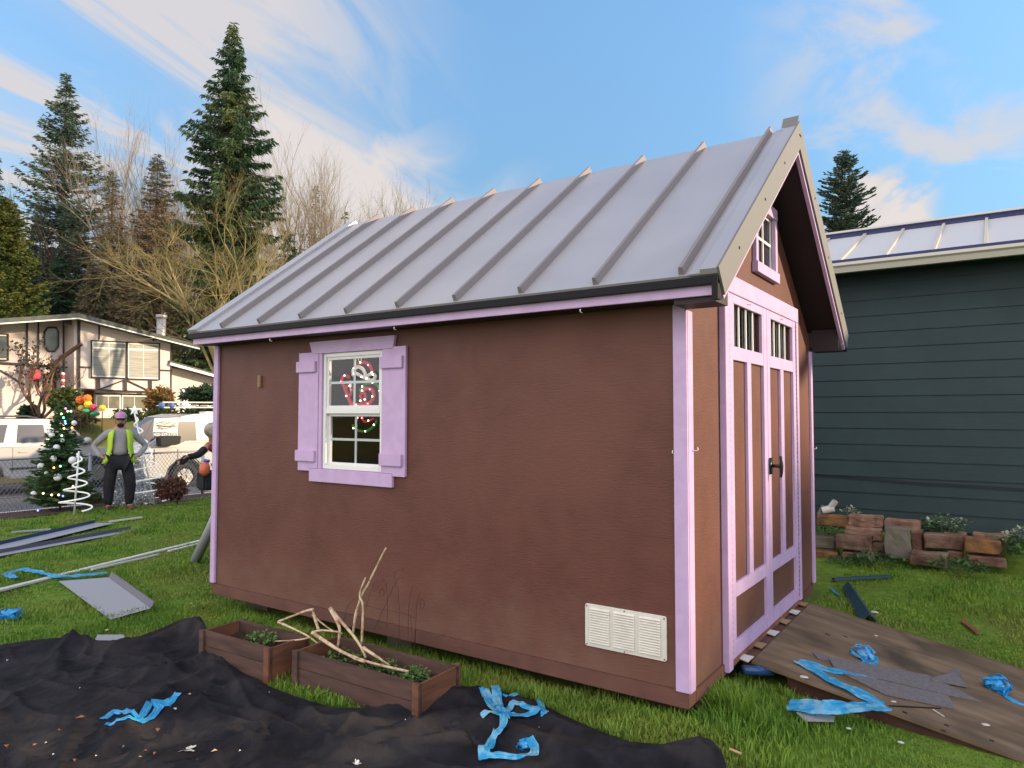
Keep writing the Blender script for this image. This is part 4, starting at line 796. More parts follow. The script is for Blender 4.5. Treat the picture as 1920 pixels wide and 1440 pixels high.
for i, (x0, y0, x1, y1, Yd, m, lab, rt) in enumerate((
    (1525, 1004, 1566, 1031, 5.15, 'blockgrey', 'grey block beside the shed corner below the orange brown one', 0),
    (1522, 1032, 1570, 1056, 5.0, 'blockmoss', 'mossy low block in the grass right beside the shed corner', .1),
    (1566, 1002, 1632, 1034, 5.05, 'block', 'large rust brown block left of the tall grey block', .08),
    (1576, 1034, 1640, 1054, 5.05, 'block', 'dark brown block under the large rust brown one', 0),
    (1633, 1020, 1658, 1046, 5.2, 'block', 'small dark block wedged left of the tall grey block', 0),
    (1583, 989, 1652, 1016, 5.35, 'blocktan', 'tan block behind the large rust brown one', 0),
    (1530, 966, 1590, 990, 5.5, 'blockmoss', 'orange brown block at the left end of the top row', -.05),
    (1591, 965, 1654, 990, 5.5, 'blocktan', 'rough tan block in the top row, second from the shed', .05),
    (1656, 988, 1706, 1050, 5.1, 'blockgrey', 'tall grey block standing on end', .12),
    (1658, 973, 1726, 996, 5.5, 'blocktan', 'tan block in the top row behind the tall grey one', 0),
    (1707, 996, 1730, 1034, 5.35, 'block', 'narrow dark brown block just right of the tall grey one', 0),
    (1706, 1033, 1777, 1066, 4.95, 'block', 'low red brown block standing forward in the grass', -.05),
    (1732, 1001, 1806, 1034, 5.3, 'block', 'dark brown block behind the low forward red brown one', .05),
    (1768, 998, 1812, 1012, 5.55, 'blocktan', 'thin tan block showing behind the dark brown one', 0),
    (1776, 1034, 1806, 1056, 5.25, 'block', 'small dark block under the right side of the dark brown one', 0),
    (1808, 1010, 1876, 1041, 5.15, 'blockmoss', 'orange mossy block near the right end of the wall', .05),
    (1812, 1041, 1886, 1066, 5.1, 'block', 'red brown block under the orange mossy one', 0),
    (1826, 1001, 1900, 1036, 5.45, 'blocktan', 'large tan block at the right end of the wall', 0))):
    block(x0, y0, x1, y1, Yd, m, lab, rot=rt, seed=100+i)
def weedpx(px, py, Yd, n, rad, h, size, lab, seed, m='weed'):
    p = onY(px, py, Yd); return weed((p[0], p[1]), p[2], n, rad, h, size, lab, seed, m)
M['weeddark'] = mat('dark_ivy_leaves', (0.03, 0.08, 0.025), (0.07, 0.14, 0.045), 14, 0.5, trans=0.2)
M['paleleaf'] = mat('pale_leaves', (0.22, 0.27, 0.17), (0.32, 0.34, 0.26), 14, 0.6, trans=0.2)
weedpx(1762, 998, 5.7, 260, .22, .20, .055, 'leafy ivy plant against the green house above the dark brown block', 31, 'weeddark'); weedpx(1775, 985, 5.62, 60, .2, .12, .055, 'pale leaved stems on top of the ivy against the green house', 32, 'paleleaf')
weedpx(1555, 1000, 5.3, 160, .18, .10, .05, 'dark weeds growing between the rows of blocks beside the shed', 33, 'weeddark'); weedpx(1645, 1052, 4.95, 320, .28, .10, .045, 'ground ivy growing at the foot of the tall grey block', 34, 'weeddark')
weedpx(1590, 1056, 4.9, 200, .22, .08, .045, 'ground ivy at the foot of the dark brown block', 35, 'weeddark'); weedpx(1800, 1066, 4.9, 320, .28, .12, .045, 'ground ivy right of the low forward red brown block', 36, 'weeddark')
weedpx(1905, 1040, 5.3, 260, .2, .22, .06, 'weeds with dark leaves at the right end of the block wall', 37, 'weeddark'); weedpx(1912, 1012, 5.4, 50, .15, .15, .06, 'pale leaves above the weeds at the right picture edge', 38, 'paleleaf')
weedpx(1594, 962, 5.75, 40, .1, .08, .05, 'small pale sprig on top of the second block of the top row', 39, 'paleleaf')
# broken pots or pipes behind the top row
for (a, b, r, dr, lab) in ((1553, 955, .07, (1, .2, .3), 'broken white pipe piece lying on the top row of blocks'), (1560, 948, .06, (.5, -.2, .7), 'second broken white pipe piece leaning on the first'), (1540, 958, .05, (.2, .3, .5), 'greyish pipe stub next to the shed on the block wall')):
    p = Vector(onY(a, b, 5.65)); d = Vector(dr).normalized(); q = MB(); q.tube([p-d*.07, p+d*.07], r*.62, 14, cap=False); q.tube([p+d*.07, p-d*.07], r*.52, 14, cap=False); tag(q.build('pipe_piece', M['offwhite'] if a > 1545 else M['blockgrey'], None, True), lab, 'pipe')
# ------------------------------------------------------------------ chain link fence
FX = -13.3
fe = thing('chain_link_fence', 'low grey chain link fence along the road behind the lawn', 'fence', (FX, 3, -.25))
M['galv'] = mat('galvanised_steel', (0.28, 0.28, 0.29), None, rough=0.45, metal=0.5)
fz0, fz1 = -.24, .72
q = MB(); q.tube([(FX, -4, fz1+.02), (FX, 12, fz1-.0)], .019, 8); q.build('top_rail', M['galv'], fe, True)
q = MB(); q.tube([(FX, -4, fz0+.28), (FX, 12, fz0+.30)], .010, 6); q.build('tension_wire', M['galv'], fe, True); q = MB(); q.tube([(FX, 3.2, fz0+.05), (FX, 12, fz0+.06)], .010, 6); q.build('tension_wire', M['galv'], fe, True)
for y in (-1.8, .7, 3.16, 5.54, 8.0, 10.4):
    q = MB(); q.tube([(FX+.03, y, fz0-.1), (FX+.03, y, fz1+.03)], .032, 10); q.ball((FX+.03, y, fz1+.035), .036, 8, 5); q.build('post', M['galv'], fe, True)
q = MB(); pit = .078; H = fz1-fz0
for i in range(int(16/pit)):
    y = -4+i*pit
    for s_ in (1, -1): q.bar((FX-.006*s_, y, fz0), (FX-.006*s_, y+s_*H*.75, fz1), .0055, .0055, up=(1, 0, 0))
q.build('wire_mesh', M['galv'], fe)
# ------------------------------------------------------------------ vehicles
M['carwhite'] = mat('white_car_paint', (0.42, 0.405, 0.38), None, rough=0.22, spec=0.6)
M['carglass'] = mat('tinted_car_glass', (0.085, 0.082, 0.095), None, rough=0.12, spec=0.5); M['blackglass'] = mat('black_car_glass', (0.012, 0.012, 0.013), None, rough=0.25, spec=0.3)
M['tyre'] = mat('tyre_rubber', (0.02, 0.02, 0.02), None, rough=0.8); M['rim'] = mat('wheel_rim', (0.35, 0.35, 0.36), None, rough=0.3, metal=0.7)
M['lamp'] = mat('lamp_lens', (0.6, 0.6, 0.62), None, rough=0.1); M['amber'] = mat('amber_lens', (0.7, 0.2, 0.03), None, rough=0.2); M['darkint'] = mat('dark_grille', (0.06, 0.06, 0.065), None, rough=0.5)
def wheel(par, x, y, z, r, w_=.24):
    t_ = MB(); n = 28; prof_ = [(-.5, .86), (-.42, .97), (-.25, 1.0), (.25, 1.0), (.42, .97), (.5, .86), (.5, .6), (-.5, .6)]
    V = [(x-w_*a, y+r*b*math.cos(6.2832*i/n), z+r*b*math.sin(6.2832*i/n)) for i in range(n) for a, b in prof_]; k = len(prof_)
    t_.add(V, [(i*k+j, i*k+(j+1) % k, ((i+1) % n)*k+(j+1) % k, ((i+1) % n)*k+j) for i in range(n) for j in range(k)]); wo = t_.build('wheel', M['tyre'], par, True)
    h = MB(); h.tube([(x+w_*.10, y, z), (x+w_*.36, y, z)], r*.6, 24)
    for i in range(6): a = i*math.pi/3; h.bar((x+w_*.40, y+.12*r*math.cos(a), z+.12*r*math.sin(a)), (x+w_*.42, y+.56*r*math.cos(a), z+.56*r*math.sin(a)), .09*r/.4, .03, up=(1, 0, 0))
    h.build('rim', M['rim'], wo)
def bodyshape(name, prof, xs, wd, par, m='carwhite', bev=.05, taper=None, sh=0.0):
    # prof: (y, z) outline; the upper part leans inward by taper
    prof = [(a+sh, b) for a, b in prof]; q = MB(); n = len(prof); zt = taper[0] if taper else 99; k = taper[1] if taper else 0
    def xi(z, s): return xs - (0 if s else wd) + (-1 if s else 1)*max(0, z-zt)*k
    V = [(xi(z, 1), y, z) for y, z in prof]+[(xi(z, 0), y, z) for y, z in prof]
    q.add(V, [tuple(range(n)), tuple(range(n, 2*n))[::-1]]+[(i, n+i, n+(i+1) % n, (i+1) % n) for i in range(n)]); return q.build(name, M[m], par, bevel=bev, seg=3)
SX, SZ = -21.0, -.58
suv = thing('suv', 'large white sport utility vehicle parked on the road behind the fence, leftmost vehicle', 'car', (SX-1, 4.3, SZ))
o_ = SZ
yA = lambda px: float(onX(px, 800, SX)[1])
sy = yA(172)-6.05
bodyshape('body', [(1.35, o_+.45), (1.32, o_+1.12), (1.50, o_+1.22), (5.80, o_+1.20), (6.95, o_+1.08), (7.15, o_+.85), (7.15, o_+.45), (6.75, o_+.40), (6.70, o_+.62), (6.50, o_+.82), (6.25, o_+.88), (6.0, o_+.82), (5.80, o_+.62), (5.75, o_+.40), (3.85, o_+.40), (3.80, o_+.62), (3.60, o_+.84), (3.35, o_+.9), (3.10, o_+.84), (2.90, o_+.62), (2.85, o_+.40)], SX, 1.95, suv, bev=.03, sh=sy)
bodyshape('cabin', [(1.40, o_+1.18), (1.75, o_+1.93), (2.1, o_+1.99), (4.95, o_+1.99), (5.25, o_+1.93), (6.05, o_+1.19)], SX-.01, 1.93, suv, bev=.04, sh=sy, taper=(o_+1.2, .16))
def sidepanel(par, name, pts, xoff, zt, k, m, X0, thick=.012, bev=0.0):
    V = [(X0+xoff-max(0, z-zt)*k, y, z) for y, z in pts]; return MB().prism(V, (-thick, 0, 0)).build(name, M[m], par, bevel=bev)
for pts in ([(yA(-42), 1.30), (yA(-50), 1.75), (yA(17), 1.77), (yA(8), 1.28)], [(yA(33), 1.27), (yA(37), 1.76), (yA(84), 1.76), (yA(89), 1.27)], [(yA(104), 1.27), (yA(104), 1.74), (yA(135), 1.72), (yA(162), 1.30)]):
    pts = [(y, o_+z+.07) for y, z in pts]; sidepanel(suv, 'side_window', pts, .004, o_+1.2, .16, 'carglass', SX)
sidepanel(suv, 'side_step', [(3.95+sy, o_+.36), (3.95+sy, o_+.45), (5.7+sy, o_+.45), (5.7+sy, o_+.36)], .08, 99, 0, 'carwhite', SX, .12, .01)
sidepanel(suv, 'door_moulding', [(3.95+sy, o_+.60), (3.95+sy, o_+.66), (5.7+sy, o_+.66), (5.7+sy, o_+.60)], .018, 99, 0, 'darkint', SX, .02)
for y in (yA(35)+.02, yA(100)): sidepanel(suv, 'door_handle', [(y, o_+1.06), (y, o_+1.10), (y+.22, o_+1.10), (y+.22, o_+1.06)], .03, 99, 0, 'carwhite', SX, .03, .008)
for y in (yA(25), yA(94)): sidepanel(suv, 'door_gap', [(y, o_+.5), (y, o_+1.2), (y+.012, o_+1.2), (y+.012, o_+.5)], .0025, 99, 0, 'darkint', SX, .004)
q = MB(); q.ball((SX+.16, yA(160), o_+1.36), .13, 12, 8, (.8, .9, .75)); mi = q.build('mirror', M['carwhite'], suv, True); q = MB(); q.bar((SX, yA(155), o_+1.26), (SX+.16, yA(158), o_+1.26), .16, .05); q.build('mirror_arm', M['darkint'], mi)
q = MB(); q.tube([(SX-.22, 1.9+sy, o_+2.02), (SX-.22, 2.1+sy, o_+2.07), (SX-.22, 4.4+sy, o_+2.07), (SX-.22, 4.7+sy, o_+2.01)], .025, 8); q.build('roof_rail', M['darkint'], suv, True)
q = MB(); q.box((SX-.28, 7.10+sy, o_+.82), (SX-.004, 7.17+sy, o_+.99)); q.build('headlight', M['lamp'], suv, bevel=.01); q = MB(); q.box((SX-1.6, 7.155+sy, o_+.68), (SX-.35, 7.17+sy, o_+1.0)); q.build('grille', M['darkint'], suv)
q = MB(); q.prism([(SX-.18, 5.30+sy, o_+1.88), (SX-1.77, 5.30+sy, o_+1.88), (SX-1.9, 6.03+sy, o_+1.23), (SX-.06, 6.03+sy, o_+1.23)], (0, .03, .03)); q.build('windscreen', M['carglass'], suv)
for y in (3.35+sy, 6.25+sy):
    for x in (SX-.13, SX-1.82): wheel(suv, x, y, o_+.39, .40)
# white work van
TX, TZ = -17.3, -.58; o_ = TZ
tA = lambda px: float(onX(px, 800, TX)[1])
van = thing('work_van', 'white work van parked on the road, partly hidden by the shed', 'van', (TX-1, 9, TZ))
yf = tA(270)
bodyshape('body', [(yf, o_+.42), (yf-.04, o_+1.0), (yf+.06, o_+1.22), (yf+.35, o_+1.42), (yf+1.05, o_+2.06), (yf+1.5, o_+2.14), (yf+6.0, o_+2.16), (yf+6.0, o_+.42), (yf+5.2, o_+.38), (yf+5.15, o_+.62), (yf+4.75, o_+.9), (yf+4.3, o_+.62), (yf+4.25, o_+.38), (tA(350)+.62, o_+.36), (tA(350)+.50, o_+.66), (tA(350)+.25, o_+.88), (tA(350), o_+.94), (tA(350)-.25, o_+.88), (tA(350)-.50, o_+.66), (tA(350)-.58, o_+.40)], TX, 1.95, van, bev=.04, taper=(o_+1.25, .08))
vp = lambda name, pts, xo, m, th=.012, bev=0.0: sidepanel(van, name, [(tA(px), onX(px, py, TX)[2]) for px, py in pts], xo, o_+1.25, .08, m, TX, th, bev)
vp('wing_window', [(266, 832), (290, 787), (290, 824), (276, 834)], .010, 'carglass')
vp('windscreen_edge', [(250, 829), (268, 796), (289, 785), (266, 829)], .006, 'carglass')
sg = vp('door_sign', [(291, 784), (337, 783), (333, 810), (288, 810)], .012, 'ventw')
vp('phone_band', [(287, 811), (333, 811), (333, 818), (287, 818)], .013, 'navy')
vp('rear_window', [(337, 791), (400, 789), (400, 826), (356, 826), (345, 832), (334, 832)], .011, 'blackglass')
vp('window_curtain', [(367, 790), (402, 789), (402, 825), (369, 826)], .018, 'offwhite')
vp('belt_moulding', [(290, 837), (332, 835), (348, 827), (400, 826), (400, 828), (349, 830), (333, 838), (290, 840)], .016, 'gutter', .015)
vp('mirror', [(291, 820), (300, 817), (332, 817), (330, 831), (322, 834), (293, 836)], .25, 'tyre', .22, .02)
q = MB(); q.prism([(TX-.22, yf+.40, o_+1.49), (TX-1.73, yf+.40, o_+1.49), (TX-1.70, yf+1.0, o_+2.02), (TX-.28, yf+1.0, o_+2.02)], (0, -.03, .03)); q.build('windscreen', M['carglass'], van)
vp('headlight', [(279, 842), (287, 842), (287, 862), (281, 860)], .02, 'lamp', .05, .008)
for a in (290, 334): vp('door_gap', [(a, 842), (a+1, 842), (a+1, 872), (a, 872)], .010, 'darkint', .006)
tcu = bpy.data.curves.new('phone', 'FONT'); tcu.body = '425-329-2100'; tcu.size = .125; tcu.extrude = .002; tcu.align_x = 'CENTER'; tcu.align_y = 'CENTER'
to = bpy.data.objects.new('tmp', tcu); C.objects.link(to); bpy.context.view_layer.update(); tme = bpy.data.meshes.new_from_object(to.evaluated_get(bpy.context.evaluated_depsgraph_get())); bpy.data.objects.remove(to)
pc = onX(310, 814.5, TX); dx_ = max(v.co.x for v in tme.vertices)-min(v.co.x for v in tme.vertices); kk = (tA(331)-tA(289))/dx_
tme.transform(Matrix.Translation((TX+.018-max(0, pc[2]-o_-1.25)*.08, pc[1], pc[2])) @ Matrix(((0, 0, 1, 0), (kk, 0, 0, 0), (0, .85, 0, 0), (0, 0, 0, 1))))
link('phone_number', tme, M['white'], van)
q = MB(); pc = Vector(onX(313, 797, TX))+Vector((.02, 0, 0))
for pts in ([(-.28, .05), (-.12, .1), (.0, .02), (.12, .1), (.05, .14)], [(-.25, -.05), (-.1, -.1), (.1, -.06), (.2, .02), (.25, .08)], [(-.3, .0), (0, -.03), (.3, -.02)]): q.tube([pc+Vector((0, a, b)) for a, b in pts], .012, 5)
q.build('faded_logo', M['rawwood'], van, True)
for y in (tA(350), yf+4.75):
    for x in (TX-.13, TX-1.82): wheel(van, x, y, o_+.39, .40)
q = MB()
for dz_ in (0, .13): q.bar(onX(305, 764-dz_*75, TX-.4), tuple(Vector(onX(305, 764-dz_*75, TX-.4))+Vector((0, 4.6, .05))), .05, .035)
for i in range(14):
    p = Vector(onX(307, 759, TX-.4))+Vector((0, i*.33, .004*i)); q.tube([p+Vector((-.35, 0, -.02)), p+Vector((.02, 0, -.02))], .016, 6)
ld = tag(q.build('ladder', mat('ladder_cream', (.7, .62, .5), None, rough=.5), None), 'pale extension ladder tied on the roof of the white work van', 'ladder')
for a in (303, 321): MB().tube([tuple(Vector(onX(a, 760, TX-.4))+Vector((0, -.04, 0))), tuple(Vector(onX(a, 760, TX-.4))+Vector((0, .05, 0)))], .085, 10).build('end_cap', mat('blue_cap', (.08, .16, .4), None), ld, True)
q = MB(); p = Vector(onX(385, 775, TX-.3)); q.box((p.x-.3, p.y, p.z-.02), (p.x, p.y+1.6, p.z+.05)); q.box((p.x-.3, p.y+.35, p.z-.16), (p.x-.22, p.y+.42, p.z-.021)); q.build('roof_rack', M['white'], van)
# ------------------------------------------------------------------ house across the street
HX = -31.0
M['stucco'] = mat('cream_stucco', (0.70, 0.60, 0.555), (0.66, 0.565, 0.52), 1.2, 0.9); M['timber'] = mat('dark_timber', (0.055, 0.045, 0.042), None, rough=0.8)
M['hroof'] = mat('grey_green_roof', (0.085, 0.095, 0.085), (0.12, 0.125, 0.11), 3, 0.95); M['blinds'] = mat('window_blinds', (0.20, 0.20, 0.175), (0.34, 0.335, 0.30), 1.0, 0.5, stretch=(1, 1, 22)); M['brick'] = mat('brown_brick', (0.20, 0.09, 0.06), (0.13, 0.06, 0.045), 8, 0.9)
M['hglass'] = mat('dark_house_glass', (0.04, 0.05, 0.055), (0.16, 0.15, 0.12), 1.3, 0.08, spec=0.8)
hs = thing('timbered_house', 'cream split level house with dark timber framing across the street', 'house', (HX-5, 11, 1.5))
def hp(px, py, dx=0.0): return onX(px, py, HX+dx)
def hpoly(name, pts, d0, d1, m, par=None, bev=0.0):
    P = [Vector(onX(a, b, HX+d1)) for a, b in pts]; return MB().prism(P, (d0-d1, 0, 0)).build(name, M[m], par or hs, bevel=bev)
def hline(name, a, b, wpx, m='timber', dx=.03, par=None):
    k = wpx/1331*30; A_ = Vector(hp(*a, dx)); B_ = Vector(hp(*b, dx)); return MB().bar(A_, B_, k, .05, up=(1, 0, 0)).build(name, M[m], par or hs)
hpoly('wall', [(147, 598), (147, 730), (322, 734), (322, 637), (240, 618)], -9, 0, 'stucco')
hpoly('wall', [(-120, 602), (-120, 800), (144, 790), (144, 600), (131, 596)], -9, -.9, 'stucco')
hpoly('lower_wall', [(147, 730), (147, 800), (322, 795), (322, 734)], -9, -.55, 'brick')
hpoly('lower_wall', [(180, 731), (180, 800), (277, 796), (277, 734)], -9, -.35, 'stucco')
hpoly('side_wall', [(139, 598), (139, 745), (147, 745), (147, 598)], -.89, -.02, 'stucco')
# roof
yl, ya, yr = hp(-150, 610)[1], hp(131, 590)[1], hp(357, 645)[1]
zl, za, zr = hp(-150, 610)[2], hp(131, 590)[2]-.02, hp(357, 645)[2]-.1
q = MB(); X1 = HX+.75
q.prism([(X1, yl, zl), (X1, ya, za), (X1, yr, zr), (X1, yr, zr-.13), (X1, ya, za-.15), (X1, yl, zl-.13)], (-11, 0, 0)); hrf = q.build('roof', M['hroof'], hs)
q = MB(); q.prism([(X1+.03, yl, zl+.02), (X1+.03, ya, za+.02), (X1+.03, yr, zr+.02), (X1+.03, yr, zr-.15), (X1+.03, ya, za-.17), (X1+.03, yl, zl-.15)], (-.029, 0, 0)); q.build('fascia', M['hroof'], hrf)
q = MB(); q.prism([(X1+.05, yl, zl-.15), (X1+.05, ya, za-.17), (X1+.05, yr, zr-.15), (X1+.05, yr, zr-.20), (X1+.05, ya, za-.22), (X1+.05, yl, zl-.20)], (-.05, 0, 0)); q.build('roof_edge', M['vinyl'], hrf)
q = MB(); c = hp(302, 625, -3); q.tube([(c[0], c[1], c[2]-1), (c[0], c[1], c[2]+.75)], .22, 16); q.tube([(c[0], c[1], c[2]+.78), (c[0], c[1], c[2]+.95)], .27, 16); q.build('chimney_flue', M['galv'], hrf, True)
# garage wing
hpoly('garage_wall', [(322, 690), (322, 800), (470, 800), (470, 715)], -9, -.6, 'stucco')
q = MB(); a = Vector(hp(318, 682, .1)); b = Vector(hp(480, 726, .1)); q.prism([a, b, b+Vector((0, 0, .16)), a+Vector((0, 0, .16))], (-10, 0, 0)); q.build('garage_roof', M['hroof'], hs); q = MB(); q.bar(a+Vector((.03, 0, 0)), b+Vector((.03, 0, 0)), .05, .12); q.build('fascia', M['vinyl'], hs)
hpoly('garage_door', [(342, 728), (342, 775), (440, 775), (440, 732)], -.55, -.5, 'vinyl'); hline('garage_trim', (342, 728), (440, 731), 1.6, dx=-.45)
# timber framing
for a, b, w_ in (((148, 600), (148, 732), 4.5), ((186, 610), (186, 637), 2), ((148, 688), (170, 689), 3), ((298, 694), (322, 695), 3), ((146, 730), (180, 731), 3), ((288, 634), (288, 640), 2), ((321, 640), (321, 733), 1.5)): hline('timber', a, b, w_)
for a, b, w_ in (((-60, 677), (147, 690), 4.5), ((51, 602), (51, 680), 2), ((72, 600), (72, 682), 2), ((119, 597), (119, 735), 2), ((-2, 604), (-2, 676), 1.5), ((0, 694), (46, 722), 2), ((72, 682), (72, 730), 2)): hline('timber', a, b, w_, dx=-.86)
for a, b, w_ in (((184, 710), (184, 731), 6), ((235, 712), (235, 733), 6), ((282, 714), (282, 734), 6), ((187, 730), (232, 713), 2.5), ((238, 713), (278, 732), 2.5), ((145, 729), (280, 735), 2.5)): hline('timber', a, b, w_, dx=.05)
hline('timber', (178, 738), (277, 740), 3, dx=-.3)
hline('beam_end', (119, 604), (134, 604), 12, dx=.2)
# big windows
def hwin(x0, y0, x1, y1, dx, tilt, splits, transom, m, surround='timber', slp=0.0):
    w = hpoly('window', [(x0, y0), (x1, y0+tilt), (x1, y1+slp), (x0, y1)], dx-.05, dx+.03, 'vinyl')
    n = splits; iw = (x1-x0-2.4)/n
    for i in range(n):
        a = x0+1.6+i*iw+.5; b = a+iw-1.2; t0 = tilt*(a-x0)/(x1-x0); t1 = tilt*(b-x0)/(x1-x0)
        if transom:
            hpoly('pane', [(a, y0+2+t0), (b, y0+2+t1), (b, y0+10+t1), (a, y0+10+t0)], dx+.031, dx+.036, m, w); top = y0+13
        else: top = y0+2
        hpoly('pane', [(a, top+t0), (b, top+t1), (b, y1-2+slp*.7), (a, y1-2)], dx+.031, dx+.036, m, w)
    if surround:
        for p0, p1 in (((x0-2, y0-1.5), (x1+1, y0-1.5+tilt)), ((x0-2, y1+1.5), (x1+1, y1+1.5+slp)), ((x0-1.5, y0-2), (x0-1.5, y1+2)), ((x1+1, y0-2+tilt), (x1+1, y1+2+slp))): hline('window_surround', p0, p1, 2.2, surround, dx+.05, w)
    return w
hwin(173, 640, 236, 706, .03, 3, 2, True, 'blinds', slp=2); hwin(240, 643, 298, 709, .03, 2.5, 2, True, 'blinds', slp=2)
hwin(180, 741, 226, 768, -.33, 0, 2, False, 'hglass', None); hwin(229, 741, 275, 768, -.33, 1, 2, False, 'hglass', None); hwin(-22, 627, 14, 674, -.87, 1, 2, False, 'hglass')
oc = [(89, 613), (106, 613), (111, 622), (111, 650), (103, 660), (91, 660), (83, 650), (83, 622)]
ow = hpoly('octagon_window', oc, -.89, -.82, 'timber'); cx0, cy0 = 97, 636.5
hpoly('pane', [(cx0+(a-cx0)*.84, cy0+(b-cy0)*.88) for a, b in oc], -.819, -.814, 'hglass', ow)
dr = hpoly('front_door', [(82, 700), (106, 700), (106, 758), (82, 758)], -.89, -.84, 'orange'); hpoly('door_pane', [(88, 705), (100, 705), (100, 722), (88, 722)], -.839, -.834, 'hglass', dr)
q = MB(); a = Vector(hp(98, 684, .3)); b = Vector(hp(152, 645, 1.2)); q.bar(a, b, .22, .09); tag(q.build('wooden_beam', mat('brown_beam', (.10, .045, .035), None, rough=.8)), 'long dark brown board rising diagonally in front of the timbered house', 'board')
# ------------------------------------------------------------------ trees
def kites(P, D, Ln, Wd, rg, tilt=.5):
    # leaf-sized kites: base P, unit direction D, length Ln, width Wd
    n = len(P); N = rg.normal(size=(n, 3)); N[:, 2] *= tilt; S = np.cross(D, N); S /= (np.linalg.norm(S, axis=1, keepdims=True)+1e-9)
    V = np.empty((n, 4, 3)); V[:, 0] = P; V[:, 1] = P+D*Ln[:, None]*.45+S*Wd[:, None]*.5; V[:, 2] = P+D*Ln[:, None]; V[:, 3] = P+D*Ln[:, None]*.45-S*Wd[:, None]*.5
    return V.reshape(-1, 3)
def kmesh(Vs, name, m, par):
    V = np.concatenate(Vs); return link(name, fastmesh(V, 4, np.arange(len(V)).reshape(-1, 4)), m, par)
def tubes(segs, name, m, par, ns=4):
    # segs: array (n, 8) = p0, p1, r0, r1
    S = np.array(segs, float); p0, p1, r0, r1 = S[:, :3], S[:, 3:6], S[:, 6], S[:, 7]; d = p1-p0; d /= np.linalg.norm(d, axis=1, keepdims=True)+1e-9
    up = np.where(np.abs(d[:, 2:3]) < .9, np.array([[0, 0, 1.]]), np.array([[1., 0, 0]])); a = np.cross(d, up); a /= np.linalg.norm(a, axis=1, keepdims=True); b = np.cross(d, a)
    an = 2*np.pi*np.arange(ns)/ns; ring = a[:, None]*np.cos(an)[None, :, None]+b[:, None]*np.sin(an)[None, :, None]
    V = np.concatenate([p0[:, None]+ring*r0[:, None, None], p1[:, None]+ring*r1[:, None, None]], 1).reshape(-1, 3)
    base = (np.arange(len(S))*2*ns)[:, None]; j = np.arange(ns)
    F_ = np.stack([base+j, base+(j+1) % ns, base+ns+(j+1) % ns, base+ns+j], -1).reshape(-1, 4)
    return link(name, fastmesh(V, 4, F_), m, par, smooth=True)
def fol(name, a, b, c3, tr=.2, sc=.6): return mat(name, a, b, sc, .75, trans=tr, spec=.2, c3=c3, s3=.35)
M['fir'] = fol('fir_foliage', (.026, .062, .034), (.055, .10, .040), (.10, .125, .04)); M['firblue'] = fol('bluish_fir_foliage', (.04, .075, .055), (.07, .11, .07), (.085, .10, .055))
M['cedar'] = fol('cedar_foliage', (.06, .085, .02), (.12, .13, .03), (.05, .085, .02)); M['brownfol'] = fol('brown_foliage', (.20, .14, .085), (.13, .098, .06), (.085, .095, .045)); M['darkfir'] = fol('dark_fir_foliage', (.024, .055, .030), (.045, .078, .036), (.075, .075, .035))
M['barefar'] = mat('far_bark', (.22, .18, .13), (.28, .23, .165), 1, .9); M['mossbark'] = mat('mossy_bark', (.30, .23, .11), (.22, .19, .07), 1.5, .95, c3=(.16, .13, .06), s3=.8); M['bark'] = mat('dark_bark', (.07, .05, .038), (.04, .03, .025), 2, .95)
M['pine'] = fol('pine_foliage', (.028, .060, .045), (.055, .090, .062), (.07, .09, .05))
